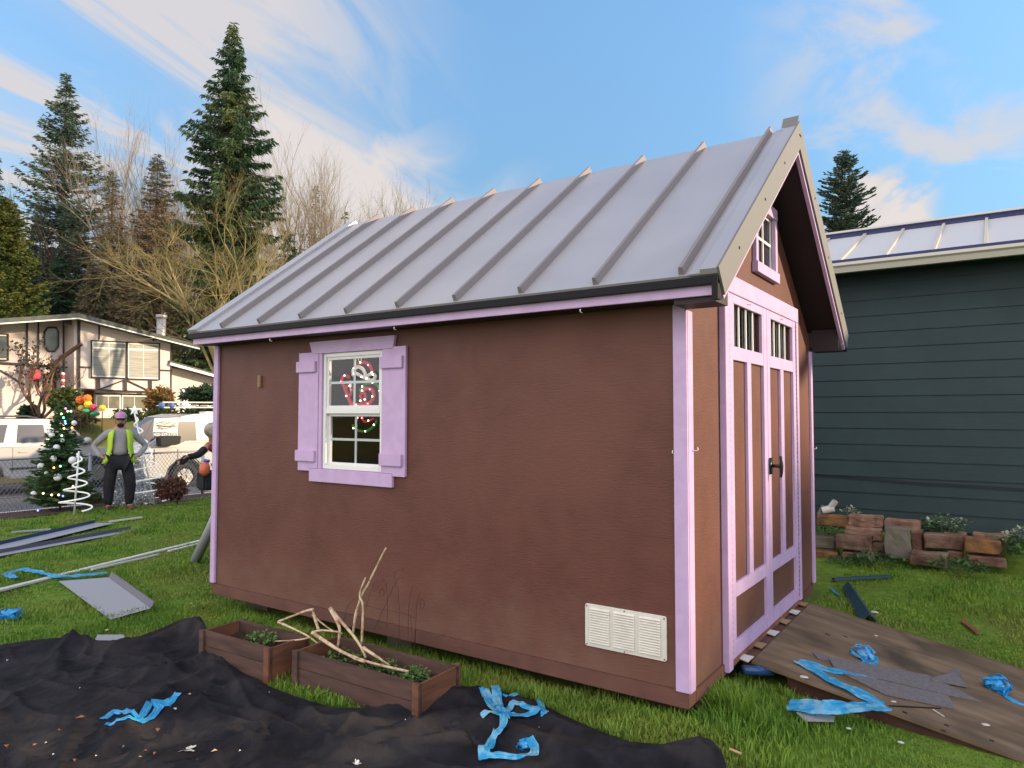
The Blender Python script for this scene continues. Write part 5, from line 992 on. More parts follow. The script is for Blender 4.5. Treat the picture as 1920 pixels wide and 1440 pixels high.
def conifer(label, base, H, Rr, seed, m, nb=220, t0=.08, prof=None, droop=.25, uptip=.15, spray=.5, dens=9, hang=.5, cat='conifer', name='conifer_tree', group=None, wfac=.38, trunkr=None, gap=0.0, ymul=None):
    rg = np.random.default_rng(seed); th = thing(name, label, cat, base, group); b = np.array(base)
    prof = prof or (lambda t: (1-t)**.85)
    tr_ = trunkr or H*.013; ztop = b[2]+H
    tubes([[b[0], b[1], b[2]-.3, b[0], b[1], b[2]+H*.5, tr_, tr_*.6], [b[0], b[1], b[2]+H*.5, b[0], b[1], ztop-H*.01, tr_*.6, tr_*.06]], 'trunk', M['bark'], th, 8)
    Vs = []; sg = []
    tt = np.sort(rg.random(nb)**.92)
    for i, t in enumerate(tt):
        if gap and math.sin(t*40+seed) < -1+gap*2 and rg.random() < .8: continue
        h = t0+(1-t0)*t; az = i*2.399+rg.normal()*.4; ln = Rr*prof(t)*rg.uniform(.5, 1.15)+.02*Rr
        n = max(4, int(ln*dens)); s = np.sort(rg.random(n)**.7); s[-1] = 1
        out = np.array([math.cos(az), math.sin(az), 0]); sidev = np.array([-out[1], out[0], 0])
        zc_ = -droop*ln*s**1.2+uptip*ln*s**3+.10*ln*s
        Pb = b+np.array([0, 0, H*h])+out*(ln*s)[:, None]; Pb[:, 2] += zc_
        wob_ = rg.normal(size=(n, 1))*.10*ln*s[:, None]*(1-s[:, None]*.6); Pb += sidev*wob_
        D = out*rg.uniform(.2, 1.0, (n, 1))+sidev*rg.normal(size=(n, 1))*.75+np.array([0, 0, 1])*(-hang*rg.uniform(.3, 1.3, (n, 1))+.15); D /= np.linalg.norm(D, axis=1, keepdims=True)
        L_ = spray*rg.uniform(.55, 1.3, n)*(1-.35*t); Vs.append(kites(Pb, D, L_, L_*wfac, rg))
        e = b+np.array([0, 0, H*h])+out*ln*.9+np.array([0, 0, -droop*ln*.88+uptip*ln*.7+.09*ln]); st_ = b+np.array([0, 0, H*h]); md = st_*.5+e*.5+np.array([0, 0, .03*ln]); r_ = tr_*.22*(1-t)+.006*H/10
        sg += [[*st_, *md, r_, r_*.6], [*md, *e, r_*.6, r_*.2]]
    n = max(30, int(nb*.6)); hh = rg.random(n)**.5; P0 = np.stack([b[0]+rg.normal(size=n)*.03*Rr*(1.2-hh), b[1]+rg.normal(size=n)*.03*Rr*(1.2-hh), b[2]+H*(t0+(1-t0)*hh)], -1); D = rg.normal(size=(n, 3)); D[:, 2] += .4; D /= np.linalg.norm(D, axis=1, keepdims=True); L_ = spray*.6*rg.uniform(.5, 1, n)*(1.1-.6*hh); Vs.append(kites(P0, D, L_, L_*wfac, rg))
    tubes(sg, 'branches', M['bark'], th, 3); kmesh(Vs, 'crown', m, th); return th
def at(px, ytop, D, zb=1.4):
    p = depthpt(px, ytop, D); return (p[0], p[1], zb), p[2]-zb
def con(label, px, ytop, D, rpx, seed, m, **k):
    b, H = at(px, ytop, D, k.pop('zb', 1.3)); return conifer(label, b, H, rpx/1331.3*D, seed, M[m], **k)
pm = lambda t: float(np.interp(t, [0, .2, .35, .49, .63, .78, .9, 1], [.78, .84, .8, 1.0, .80, .50, .22, .03]))*(0.88+.12*math.sin(t*29+1))
con('tall dark green conifer with drooping branches, tallest tree behind the shed', 437, 42, 46, 112, 11, 'fir', nb=620, prof=pm, droop=.26, uptip=.20, spray=.48, dens=42, hang=1.1, wfac=.26, t0=.10)
pl_ = lambda t: float(np.interp(t, [0, .2, .43, .61, .74, .87, 1], [.95, .9, .66, .56, .42, .18, .02]))*(0.85+.15*math.sin(t*31))
con('tall thin topped conifer at the left with upswept sparse branches', 125, 138, 56, 150, 12, 'firblue', nb=620, prof=pl_, droop=.16, uptip=.34, spray=.5, dens=26, hang=.45, wfac=.26, gap=.08)
con('narrow conifer cut by the left picture edge', -6, 292, 52, 62, 13, 'fir', nb=260, spray=.5, dens=24, hang=.6, wfac=.28)
con('yellow green cedar at the left picture edge behind the timbered house', 8, 372, 40, 92, 14, 'cedar', nb=1000, prof=lambda t: min(1, 1.25*(1-t)**.6)*(.88+.12*math.sin(t*60)), droop=-.25, uptip=.1, spray=.26, dens=60, hang=.3, wfac=.42, t0=.0)
con('dark conifer between the yellow green cedar and the thin topped conifer', 78, 372, 60, 62, 15, 'darkfir', nb=300, spray=.55, dens=24, wfac=.3)
con('brown tinted conifer with sparse foliage right of the thin topped conifer', 212, 318, 50, 72, 16, 'brownfol', nb=380, prof=lambda t: (1-t)**.6, spray=.45, dens=24, droop=.1, hang=.6, wfac=.18, gap=.05)
con('rounded brown conifer left of the tallest conifer', 296, 288, 52, 60, 17, 'brownfol', nb=560, prof=lambda t: min(1, 1.5*(1-t)**.7), spray=.42, dens=34, droop=.1, hang=.5, wfac=.2)
con('small distant grey conifer just left of the shed roof ridge', 592, 350, 80, 42, 18, 'firblue', nb=200, spray=.6, dens=13, droop=.15, hang=.3, wfac=.3)
con('tip of a distant conifer beside the left end of the shed ridge', 647, 382, 92, 22, 19, 'firblue', nb=70, spray=.8, dens=6)
for i, (px, yt, D, rp_, mm, lab) in enumerate(((150, 415, 62, 60, 'darkfir', 'dark fir behind the left half of the timbered house roof'), (232, 452, 58, 58, 'darkfir', 'dark fir low behind the roof peak of the timbered house'), (330, 440, 60, 62, 'darkfir', 'dark fir behind the chimney of the timbered house'), (395, 478, 56, 60, 'darkfir', 'dark fir behind the trunk of the mossy bare tree'), (470, 452, 58, 66, 'fir', 'fir at the foot of the tallest conifer'), (540, 432, 62, 56, 'fir', 'small fir beyond the right side of the mossy bare tree'), (20, 470, 62, 60, 'brownfol', 'brownish conifer low at the left edge behind the cedar'), (180, 500, 46, 60, 'brownfol', 'brown bushy conifer right behind the timbered house roof'), (275, 480, 47, 55, 'brownfol', 'brown bushy conifer left of the house chimney'), (115, 478, 47, 52, 'darkfir', 'low dark evergreen directly behind the octagon window'), (45, 540, 44, 50, 'darkfir', 'low dark evergreen behind the far left of the house'))):
    con(lab, px, yt, D, rp_, 200+i, mm, nb=260, prof=lambda t: min(1, 1.4*(1-t)**.75), spray=.55, dens=24, hang=.6, wfac=.32, t0=0.0)
con('rounded pine beyond the green house roof at the right', 1583, 284, 60, 56, 21, 'pine', nb=460, prof=lambda t: min(1, 1.8*(1-t)**.55)*(.9+.1*math.sin(t*17)), droop=-.12, uptip=.10, spray=.42, dens=34, hang=-.1, wfac=.34, zb=-.5, t0=.35)
# out of frame trees toward the sun
for i in range(7):
    k = -9+3.2*i; conifer('out of view evergreen %s toward the sun' % ('first second third fourth fifth sixth seventh'.split()[i]), (25.5-.527*k, 17.3+.85*k, -.3), (8.2, 8.8, 8.5, 9.0, 8.6, 8.9, 8.3)[i], 2.6, 300+i, M['darkfir'], nb=240, prof=lambda t: min(1, 1.8*(1-t)**.6), spray=1.0, dens=9, wfac=.6, t0=0, group='evergreens on the sunny side')
# bare trees
def bare(label, base, stems, seed, m, depth=5, r0=.12, spread=.6, ln=2.0, name='bare_tree', shrink=.72, nch=(2, 4), up=.15, tw=1.0, ns=4, gn=.12):
    rg = random.Random(seed); th = thing(name, label, 'bare tree', base); segs = [[], []]
    def grow(p, d, L_, r, lev):
        n = 3; q = p; dd = d
        for i in range(n):
            dd = (dd+Vector((rg.gauss(0, gn), rg.gauss(0, gn), rg.gauss(0, gn)+up*.12))).normalized(); e = q+dd*L_/n; ra = r*(1-.28*i/n); rb = r*(1-.28*(i+1)/n)
            segs[0 if lev < 2 else 1].append([*q, *e, ra, rb]); q = e
            if lev < depth and (i > 0 or lev > 0):
                for _ in range(rg.randint(*nch)-(1 if i < n-1 else 0)):
                    ax = Vector((rg.gauss(0, 1), rg.gauss(0, 1), rg.gauss(0, 1))).normalized(); nd = (dd+ax*spread*rg.uniform(.6, 1.3)+Vector((0, 0, up))).normalized()
                    grow(q, nd, L_*shrink*rg.uniform(.7, 1.15), rb*.62*tw, lev+1)
    for d, L_, k in stems: grow(Vector(base), Vector(d).normalized(), L_, r0*k, 0)
    tubes(segs[0], 'trunk', m, th, 6); tubes(segs[1], 'branches', m, th, ns); return th, segs
def pxdir(px0, py0, px1, py1, D0, D1): return tuple(Vector(depthpt(px1, py1, D1))-Vector(depthpt(px0, py0, D0)))
D_ = 31; b0 = depthpt(415, 720, D_); st = []
for px1, py1, D1, k in ((330, 420, 30.5, 1.0), (395, 400, 31.5, .9), (455, 380, 32, .95), (510, 430, 31, .75), (290, 520, 30, .65), (540, 520, 30.5, .6), (360, 560, 29, .6), (470, 560, 29.5, .6)):
    d = pxdir(415, 720, px1, py1, D_, D1); st.append((d, Vector(d).length*.52, k))
bare('mossy golden bare tree spreading in front of the tallest conifer', b0, st, 41, M['mossbark'], depth=5, r0=.12, spread=.62, shrink=.66, nch=(1, 3), up=.05, tw=1.0, gn=.18, ns=3)
for i, (px, D, h, lab, mm) in enumerate(((225, 60, 340, 'tan bare tree with fine twigs above the left of the timbered house', 'barefar'), (290, 62, 335, 'tan bare tree with fine twigs above the house chimney', 'barefar'), (345, 58, 345, 'tan bare tree whose twigs mingle with the left side of the mossy tree', 'barefar'), (255, 60, 330, 'brown bare tree with fine twigs between the two brown conifers', 'barefar'), (330, 62, 320, 'brown bare tree whose twigs show left of the tallest conifer', 'barefar'), (590, 66, 330, 'thin bare tree right of the tallest conifer', 'barefar'), (705, 85, 420, 'faint bare twigs above the left end of the shed ridge', 'barefar'), (180, 52, 380, 'bare tree with dark twigs in front of the thin topped conifer', 'bark'), (535, 56, 380, 'bare tree with arching twigs behind the mossy one', 'barefar'))):
    b, H = at(px, h-40, D); L_ = H*.46
    bare(lab, b, [((rng.normal()*.12, rng.normal()*.12, 1), L_, 1.0), ((.35, .1, 1), L_*.9, .8), ((-.35, -.1, 1), L_*.9, .8), ((.2, -.3, 1), L_*.9, .7)], 60+i, M[mm], depth=4, r0=.16*D/60, spread=.55, shrink=.66, nch=(1, 3) if i < 3 else (1, 4), up=.35, tw=1.0, ns=3)
# ------------------------------------------------------------------ shrubs and decorations before the far house
def shrub(label, px, py, D, rpx, hpx, n, size, seed, m, name='shrub', cat='shrub'):
    rg = np.random.default_rng(seed); c = np.array(depthpt(px, py, D)); k = D/1331.3; r_ = rpx*k; h = hpx*k
    u = rg.normal(size=(n, 3)); u /= np.linalg.norm(u, axis=1, keepdims=True); lump = 1+.18*np.sin(u[:, 0]*5+seed)+.15*np.sin(u[:, 2]*7+u[:, 1]*4)
    P = c+u*np.array([r_, r_, h])*(rg.random(n)**.35*lump)[:, None]; D2 = u+rg.normal(size=(n, 3))*.7; D2 /= np.linalg.norm(D2, axis=1, keepdims=True); L_ = size*rg.uniform(.6, 1.3, n)
    th = thing(name, label, cat, tuple(c-np.array([0, 0, h]))); kmesh([kites(P, D2, L_, L_*.55, rg, 1)], 'foliage', M[m], th)
    sg = [[*(c-np.array([0, 0, h*1.1])), *(c+u[i]*np.array([r_, r_, h])*.7), .02*r_+.006, .004] for i in range(14)]; tubes(sg, 'stem', M['bark'], th, 4); return th
M['orangeleaf'] = fol('orange_leaves', (.34, .17, .05), (.24, .13, .05), (.16, .16, .05), sc=2); M['shrubg'] = fol('green_shrub_leaves', (.06, .10, .03), (.10, .13, .04), (.12, .12, .04), sc=2); M['redleaf'] = fol('red_twig_leaves', (.17, .05, .045), (.10, .06, .04), (.08, .08, .035), sc=3)
shrub('orange autumn shrub at the right front of the timbered house', 300, 752, 28.5, 24, 22, 2600, .14, 1, 'orangeleaf'); shrub('low green shrub below the orange one beside the white van', 305, 782, 27.5, 34, 14, 1800, .14, 2, 'shrubg')
shrub('dark green spreading conifer shrub before the garage door', 390, 742, 27.5, 36, 12, 2200, .22, 3, 'darkfir'); shrub('small rounded shrub below the basement windows', 240, 778, 28.5, 22, 10, 1200, .12, 4, 'shrubg'); shrub('dark shrub right of the van ladder before the garage', 375, 775, 27, 30, 10, 1200, .15, 5, 'darkfir')
shrub('dark shrub under the climbing rose at the left', 52, 775, 28, 14, 16, 900, .14, 6, 'darkfir'); shrub('green leafy bush left of the colourful flower ornaments', 122, 752, 28, 22, 18, 1600, .22, 7, 'shrubg'); shrub('brown garden bed plants beneath the flower ornaments', 140, 783, 28, 34, 12, 1400, .14, 8, 'brownfol')
shrub('reddish leafless shrub at the fence right of the tall spiral light tree', 322, 918, 13.4, 26, 19, 1500, .07, 9, 'redleaf'); shrub('dead fern clump at the fence behind the white vested worker', 190, 950, 13.9, 22, 10, 900, .08, 10, 'brownfol')
shrub('low weeds at the fence between the two spiral light trees', 175, 940, 13.9, 14, 12, 500, .06, 11, 'shrubg')
rb = depthpt(75, 790, 28.2); th, sg = bare('leafless climbing rose thicket with pale trunks before the timbered house', rb, [((.1, 0, 1), 1.6, 1), ((-.25, -.5, 1), 1.5, .9), ((.1, .5, 1), 1.5, .9), ((.2, -.9, 1), 1.2, .6), ((0, .2, 1), 1.8, .9), ((.1, -.25, 1), 1.7, .9)], 77, mat('rose_trunk', (.22, .13, .09), (.10, .06, .045), 3, .9), depth=3, r0=.07, spread=.6, shrink=.55, up=.4, name='climbing_rose', nch=(1, 3), gn=.25)
rg = np.random.default_rng(5); tips = np.array([s[3:6] for s in sg[1][-400:]]); tips = tips[rg.integers(0, len(tips), 500)]+rg.normal(size=(500, 3))*.12; Dd = rg.normal(size=(500, 3)); Dd /= np.linalg.norm(Dd, axis=1, keepdims=True); kmesh([kites(tips, Dd, rg.uniform(.1, .2, 500), rg.uniform(.08, .12, 500), rg, 1)], 'leaves', mat('dark_rose_leaf', (.07, .045, .045), (.05, .06, .03), 4, .8), th)
def flower(px, py, r, col, lab, petals=8):
    th = thing('flower_ornament', lab, 'ornament', depthpt(px, 790, 27.6)); c = Vector(depthpt(px, py, 27.6)); q = MB(); tw_ = (Vector(CAM)-c).normalized(); u = tw_.cross(Vector((0, 0, 1))).normalized(); v = u.cross(tw_)
    k = r*27.6/1331
    for i in range(petals):
        a = 6.2832*i/petals; d = u*math.cos(a)+v*math.sin(a); q.ball(c+d*k*.62, k*.42, 8, 6, (1, 1, 1))
    q.ball(c+tw_*.03, k*.55, 10, 7); q.build('flower', mat('flower_paint', col, None, rough=.5), th, True)
    q = MB(); q.tube([c, (c.x, c.y, c.z-1.0)], .02, 6); q.build('stem', M['shrubg'], th, True); return th
flower(150, 750, 7.5, (.75, .16, .03), 'orange pumpkin like flower ornament, leftmost of the group'); flower(164, 747, 7.5, (.8, .2, .03), 'orange flower ornament behind the yellow one'); flower(165, 758, 7, (.8, .62, .03), 'bright yellow flower ornament in the middle of the group')
flower(175, 764, 6.5, (.6, .05, .12), 'crimson flower ornament beside the bright yellow one'); flower(192, 765, 6, (.8, .55, .06), 'yellow flower ornament on a stake, standing apart at the right'); flower(152, 765, 5.5, (.6, .42, .12), 'dull yellow ring flower ornament at the lower left of the group')
for px, py, s, lab in ((163, 770, 6, 'green leaf ornament below the yellow flower'), (178, 776, 6, 'teal green leaf ornament below the crimson flower')):
    c = depthpt(px, py, 27.5); q = MB(); q.ball(c, s*.02, 10, 7, (.5, 1.6, .7)); tag(q.build('leaf_ornament', mat('green_ornament', (.03, .25, .10), None, rough=.5), None, True), lab, 'ornament')
q = MB(); c = Vector(depthpt(65, 702, 28.6)); q.ball(c, .24, 12, 8, (.3, 1, 1)); tag(q.build('wreath', mat('pink_red_bow', (.55, .06, .10), (.35, .04, .07), 9, .6), None, True), 'round red wreath hanging left of the orange front door', 'wreath')
for i, px in enumerate((118,)):
    th = thing('snowman_ornament', 'striped red and white holiday ornament right of the orange front door', 'ornament', depthpt(px, 740, 28.6))
    for j in range(6): c = depthpt(px, 732-j*6.2, 28.6); MB().ball(c, .075, 10, 6, (1, 1, .95)).build('band', M['white'] if j % 2 else mat('ornament_red', (.5, .05, .07), None), th, True)
# ------------------------------------------------------------------ lit christmas tree and spiral light trees on the lawn edge
xb = G(112, 958); xD = float(np.dot(np.array(xb)-CAM, FW))
M['xmas'] = fol('christmas_tree_needles', (.030, .075, .028), (.050, .105, .035), (.075, .115, .04), sc=5)
xt = conifer('decorated christmas tree with white baubles standing at the fence', (xb[0], xb[1], xb[2]-.02), 2.0, .54, 51, M['xmas'], nb=420, prof=lambda t: (1-t)**.9+.03, droop=.05, uptip=.12, spray=.12, dens=62, hang=.25, name='christmas_tree', cat='christmas tree', wfac=.34, t0=.06, trunkr=.025)
rr = lambda py: max(.04, .50*((py-760)/195))
for px, py, r_ in ((106, 839, .055), (100, 860, .055), (77, 874, .06), (136, 863, .065), (108, 895, .065), (63, 926, .05), (93, 811, .05), (97, 816, .05), (139, 793, .045), (87, 887, .035), (117, 826, .035), (146, 856, .03)):
    c = depthpt(px, py, xD-rr(py)*.85); MB().ball(c, r_, 16, 12).build('ornament', M['white'], xt, True)
for i, (px, py, col) in enumerate(((123, 766, (.5, .1, .9)), (133, 771, (.3, .9, .9)), (115, 776, (.6, .9, .3)), (119, 783, (.1, .9, .6)), (127, 771, (.9, .5, .1)), (122, 790, (.1, .25, 1)), (123, 794, (.1, .25, 1)), (120, 803, (1, .6, .1)), (135, 802, (1, .35, .1)), (116, 817, (.3, 1, .4)), (101, 877, (1, .35, .05)), (118, 930, (.08, .1, 1)), (110, 928, (1, .7, .3)), (137, 912, (1, .4, .1)), (81, 925, (1, .6, .3)), (97, 928, (.9, .6, .2)), (71, 957, (.1, .1, .8)), (113, 874, (.3, .9, .5)))):
    c = depthpt(px, py, xD-rr(py)*.9-.02); MB().ball(c, .016, 8, 6).build('bulb', mat('coloured_bulb', col, None, rough=.2, emit=col, estr=3.5), xt, True)
M['wraplight'] = mat('white_light_wrap', (.72, .72, .70), (.6, .6, .58), 40, .4, emit=(1, 1, .95), estr=.12); M['tinsel'] = mat('silver_tinsel', (.75, .75, .76), (.4, .4, .42), 60, .25, metal=.4)
def spiral(label, pbase, ptop, r0, r1, turns, rad, star=None, z0=.06, n=240, poles=()):
    b = Vector(G(*pbase)); D = float(np.dot(np.array(b)-CAM, FW)); t_ = Vector(depthpt(ptop[0], ptop[1], D)); th = thing('spiral_light_tree', label, 'light tree', tuple(b))
    MB().tube([b, t_], .016, 8).build('pole', M['white'], th, True)
    for p in poles: MB().tube([Vector(G(*p)), b.lerp(t_, .75)], .012, 8).build('pole', M['white'], th, True)
    P = []
    for i in range(n+1):
        u = i/n; a = 2*math.pi*turns*u; r_ = r0+(r1-r0)*u; c = b.lerp(t_, z0+(.96-z0)*u); P.append(c+Vector((r_*math.cos(a), r_*math.sin(a), 0)))
    MB().tube(P, rad, 7).build('spiral', M['wraplight'], th, True)
    if star:
        q = MB(); tw_ = (Vector(CAM)-t_).normalized(); u_ = tw_.cross(Vector((0, 0, 1))).normalized(); v_ = u_.cross(tw_); c = t_+v_*star*.3; pts = [c+(u_*math.sin(math.pi*i/5)+v_*math.cos(math.pi*i/5))*(star if i % 2 == 0 else star*.42) for i in range(10)]
        f = c+tw_*.03; bk = c-tw_*.03; q.add([*pts, f, bk], [(i, (i+1) % 10, 10) for i in range(10)]+[((i+1) % 10, i, 11) for i in range(10)]); q.build('star', M['wraplight'], th)
    return th
spiral('short white spiral light tree beside the decorated christmas tree', (139, 966), (148, 846), .27, .03, 4.6, .014, z0=.08)
spiral('tall white spiral light tree topped with a star behind the worker', (290, 948), (252, 772), .31, .02, 7.5, .013, star=.11, z0=.06, poles=((274, 946),))
def tinsel(label, px0, py0, px1, py1, r_, n, seed):
    b = np.array(G(px0, py0)); D = float(np.dot(b-CAM, FW)); t_ = np.array(depthpt(px1, py1, D)); rg = np.random.default_rng(seed); u = rg.random(n); a = rg.uniform(0, 6.28, n); rad = r_*(1-.85*u)*rg.uniform(.7, 1.05, n)
    P = b+(t_-b)*u[:, None]+np.stack([rad*np.cos(a), rad*np.sin(a), 0*a], -1); D2 = rg.normal(size=(n, 3)); D2 /= np.linalg.norm(D2, axis=1, keepdims=True); th = thing('tinsel_tree', label, 'tinsel tree', tuple(b)); L_ = rg.uniform(.03, .07, n)
    kmesh([kites(P, D2, L_, L_*.5, rg, 1)], 'tinsel', M['tinsel'], th); MB().tube([b, t_], .012, 6).build('pole', M['white'], th, True)
tinsel('small silver tinsel tree seen between the legs of the worker', 228, 951, 225, 890, .15, 900, 1); tinsel('silver tinsel tree inside the tall spiral light tree', 270, 948, 255, 862, .2, 1100, 2)
# ------------------------------------------------------------------ people
def skinfig(name, nodes, edges, m, par, sub=2, root=None):
    me = bpy.data.meshes.new(name); ks = list(nodes); me.from_pydata([nodes[k][0] for k in ks], [(ks.index(a), ks.index(b)) for a, b in edges], []); o = bpy.data.objects.new(name, me); C.objects.link(o)
    md = o.modifiers.new('s', 'SKIN'); md.use_smooth_shade = True; sv = me.skin_vertices[0].data
    for i, k in enumerate(ks):
        r_ = nodes[k][1]; sv[i].radius = r_ if isinstance(r_, tuple) else (r_, r_); sv[i].use_root = (k == (root or ks[0]))
    ms = o.modifiers.new('u', 'SUBSURF'); ms.levels = sub; ms.render_levels = sub
    dg = bpy.context.evaluated_depsgraph_get(); nm = bpy.data.meshes.new_from_object(o.evaluated_get(dg)); bpy.data.objects.remove(o)
    nm.materials.clear(); return link(name, nm, m, par, smooth=True)
M['skin'] = mat('skin', (.42, .22, .15), (.38, .19, .13), 30, .5); M['greyshirt'] = mat('grey_sweater', (.30, .28, .29), (.26, .245, .25), 12, .9, .004, 30); M['blacktr'] = mat('black_trousers', (.012, .012, .016), (.02, .02, .024), 10, .9, .004, 25)
M['hivis'] = mat('lime_vest', (.42, .62, .04), (.36, .55, .04), 8, .7); M['boot'] = mat('brown_boot', (.14, .06, .035), (.09, .04, .025), 12, .7); M['capm'] = mat('pink_grey_cap', (.34, .33, .34), (.60, .18, .42), 11, .8, lo=.52, hi=.56); M['beard'] = mat('dark_beard', (.015, .01, .009), None, rough=.9)
def person(label, pos, face, nodefn):
    th = thing('person', label, 'person', pos); nodefn(th); th.rotation_euler = (0, 0, 0); return th
mp = Vector(G(222, 957)); fdir = (Vector(CAM)-mp); fdir.z = 0; fdir.normalize(); rdir = Vector((0, 0, 1)).cross(fdir).normalized()   # rdir = picture right
def wpt(x, f, z, o=None): return tuple((o or mp)+rdir*x+fdir*f+Vector((0, 0, z)))
man = thing('person', 'man in grey sweater, lime vest and patterned cap standing hands on hips', 'person', tuple(mp))
J = {'pel': (0, 0, .95), 'wst': (0, .0, 1.08), 'chs': (0, .0, 1.30), 'upc': (0, -.01, 1.42), 'nk': (0, .0, 1.50), 'hd1': (.0, .02, 1.575), 'hd2': (.0, .03, 1.66), 'hd3': (.0, .02, 1.72),
     'sl': (-.19, 0, 1.42), 'el': (-.43, -.10, 1.17), 'wl': (-.29, .06, .97), 'sr': (.19, 0, 1.42), 'er': (.43, -.10, 1.15), 'wr': (.27, .06, .96),
     'hl': (-.10, 0, .90), 'kl': (-.16, .03, .50), 'al': (-.16, -.02, .09), 'hr': (.10, 0, .90), 'kr': (.18, .04, .50), 'ar': (.17, -.02, .09), 'tl': (-.19, .12, .04), 'tr': (.22, .12, .04)}
JR = {'pel': .13, 'wst': .10, 'chs': (.11, .09), 'upc': .075, 'nk': .058, 'hd1': .075, 'hd2': .088, 'hd3': .06, 'sl': .055, 'el': .042, 'wl': .032, 'sr': .055, 'er': .042, 'wr': .032, 'hl': .09, 'kl': .06, 'al': .042, 'hr': .09, 'kr': .06, 'ar': .042, 'tl': .035, 'tr': .035}
E_ = [('pel', 'wst'), ('wst', 'chs'), ('chs', 'upc'), ('upc', 'nk'), ('nk', 'hd1'), ('hd1', 'hd2'), ('hd2', 'hd3'), ('upc', 'sl'), ('sl', 'el'), ('el', 'wl'), ('upc', 'sr'), ('sr', 'er'), ('er', 'wr'), ('pel', 'hl'), ('hl', 'kl'), ('kl', 'al'), ('al', 'tl'), ('pel', 'hr'), ('hr', 'kr'), ('kr', 'ar'), ('ar', 'tr')]
# hands: palm plus five bent fingers on the hips
def hand(J, JR, E_, w, side, palm_d, curl):
    W_ = Vector(J[w]); pd = Vector(palm_d).normalized(); J[w+'p'] = tuple(W_+pd*.07); JR[w+'p'] = (.036, .018); E_.append((w, w+'p')); acr = pd.cross(Vector(curl)).normalized()
    for i, (off, l) in enumerate(((-.027, .062), (-.009, .072), (.010, .068), (.028, .052))):
        a = W_+pd*.09+acr*off; k1 = a+pd*l*.55+Vector(curl)*l*.2; k2 = k1+pd*l*.2+Vector(curl)*l*.5
        for nn, p_, r_ in (('a', a, .010), ('b', k1, .009), ('c', k2, .0075)): J[w+str(i)+nn] = tuple(p_); JR[w+str(i)+nn] = r_
        E_ += [(w+'p', w+str(i)+'a'), (w+str(i)+'a', w+str(i)+'b'), (w+str(i)+'b', w+str(i)+'c')]
    a = W_+pd*.035-acr*.035; J[w+'t'] = tuple(a); JR[w+'t'] = .011; J[w+'u'] = tuple(a+pd*.03-acr*.025); JR[w+'u'] = .009; E_ += [(w, w+'t'), (w+'t', w+'u')]
hand(J, JR, E_, 'wl', -1, (.9, .2, -.15), (.2, -.3, -.9)); hand(J, JR, E_, 'wr', 1, (-.9, .2, -.15), (-.2, -.3, -.9))
skinfig('body', {k: (wpt(*J[k]), JR[k]) for k in J}, E_, M['skin'], man)
def cloth(name, keys, edges, grow, m, o, J=J, JR=JR, par=man, extra=None, rad=None):
    nd = {}
    for k in keys:
        r_ = (rad or {}).get(k, JR[k] if not isinstance(JR[k], tuple) else JR[k][0]); nd[k] = (wpt(*(extra or {}).get(k, J[k]), o), r_+grow if not isinstance(JR[k], tuple) else (JR[k][0]+grow, JR[k][1]+grow))
    return skinfig(name, nd, edges, m, par)
cloth('sweater', ['wst', 'chs', 'upc', 'nk', 'sl', 'el', 'wl', 'sr', 'er', 'wr'], [('wst', 'chs'), ('chs', 'upc'), ('upc', 'nk'), ('upc', 'sl'), ('sl', 'el'), ('el', 'wl'), ('upc', 'sr'), ('sr', 'er'), ('er', 'wr')], .014, M['greyshirt'], None, extra={'wst': (0, .02, .97), 'nk': (0, .01, 1.475), 'chs': (0, .025, 1.30), 'upc': (0, .015, 1.42)}, rad={'wst': .165, 'nk': .08, 'chs': .175, 'upc': .155, 'sl': .06, 'sr': .06})
cloth('trousers', ['pel', 'hl', 'kl', 'al', 'hr', 'kr', 'ar'], [('pel', 'hl'), ('hl', 'kl'), ('kl', 'al'), ('pel', 'hr'), ('hr', 'kr'), ('kr', 'ar')], .022, M['blacktr'], None, rad={'kl': .085, 'kr': .085, 'al': .052, 'ar': .052, 'pel': .15, 'hl': .10, 'hr': .10})
for s_, a_, t_ in ((-1, 'al', 'tl'), (1, 'ar', 'tr')):
    a = J[a_]; t2 = J[t_]; skinfig('boot', {'a': (wpt(a[0], a[1], .16), .055), 'b': (wpt(a[0], a[1]-.01, .05), .055), 'c': (wpt((a[0]+t2[0])/2, .08, .045), .050), 'd': (wpt(t2[0], .19, .04), .042)}, [('a', 'b'), ('b', 'c'), ('c', 'd')], M['boot'], man)
def vest_side(s_):
    q = MB(); V = []
    rows = [(1.455, .085, .155, .09), (1.40, .10, .20, .135), (1.28, .115, .205, .15), (1.15, .12, .20, .155), (1.02, .15, .22, .15), (.92, .17, .26, .13), (.86, .19, .28, .10)]
    for z, x0_, x1_, f in rows:
        for k in range(6):
            u = k/5; ang_ = u*1.9; V.append(wpt(s_*(x0_+(x1_-x0_)*math.sin(min(ang_, 1.57))), f*math.cos(ang_)+.012, z+.01*math.sin(k+z*9)))
    n = len(rows); q.add(V, [(i*6+j, i*6+j+1, (i+1)*6+j+1, (i+1)*6+j) for i in range(n-1) for j in range(5)])
    o = q.build('vest_panel', M['hivis'], man, True); md = o.modifiers.new('t', 'SOLIDIFY'); md.thickness = .012; return o
vest_side(-1); vest_side(1)
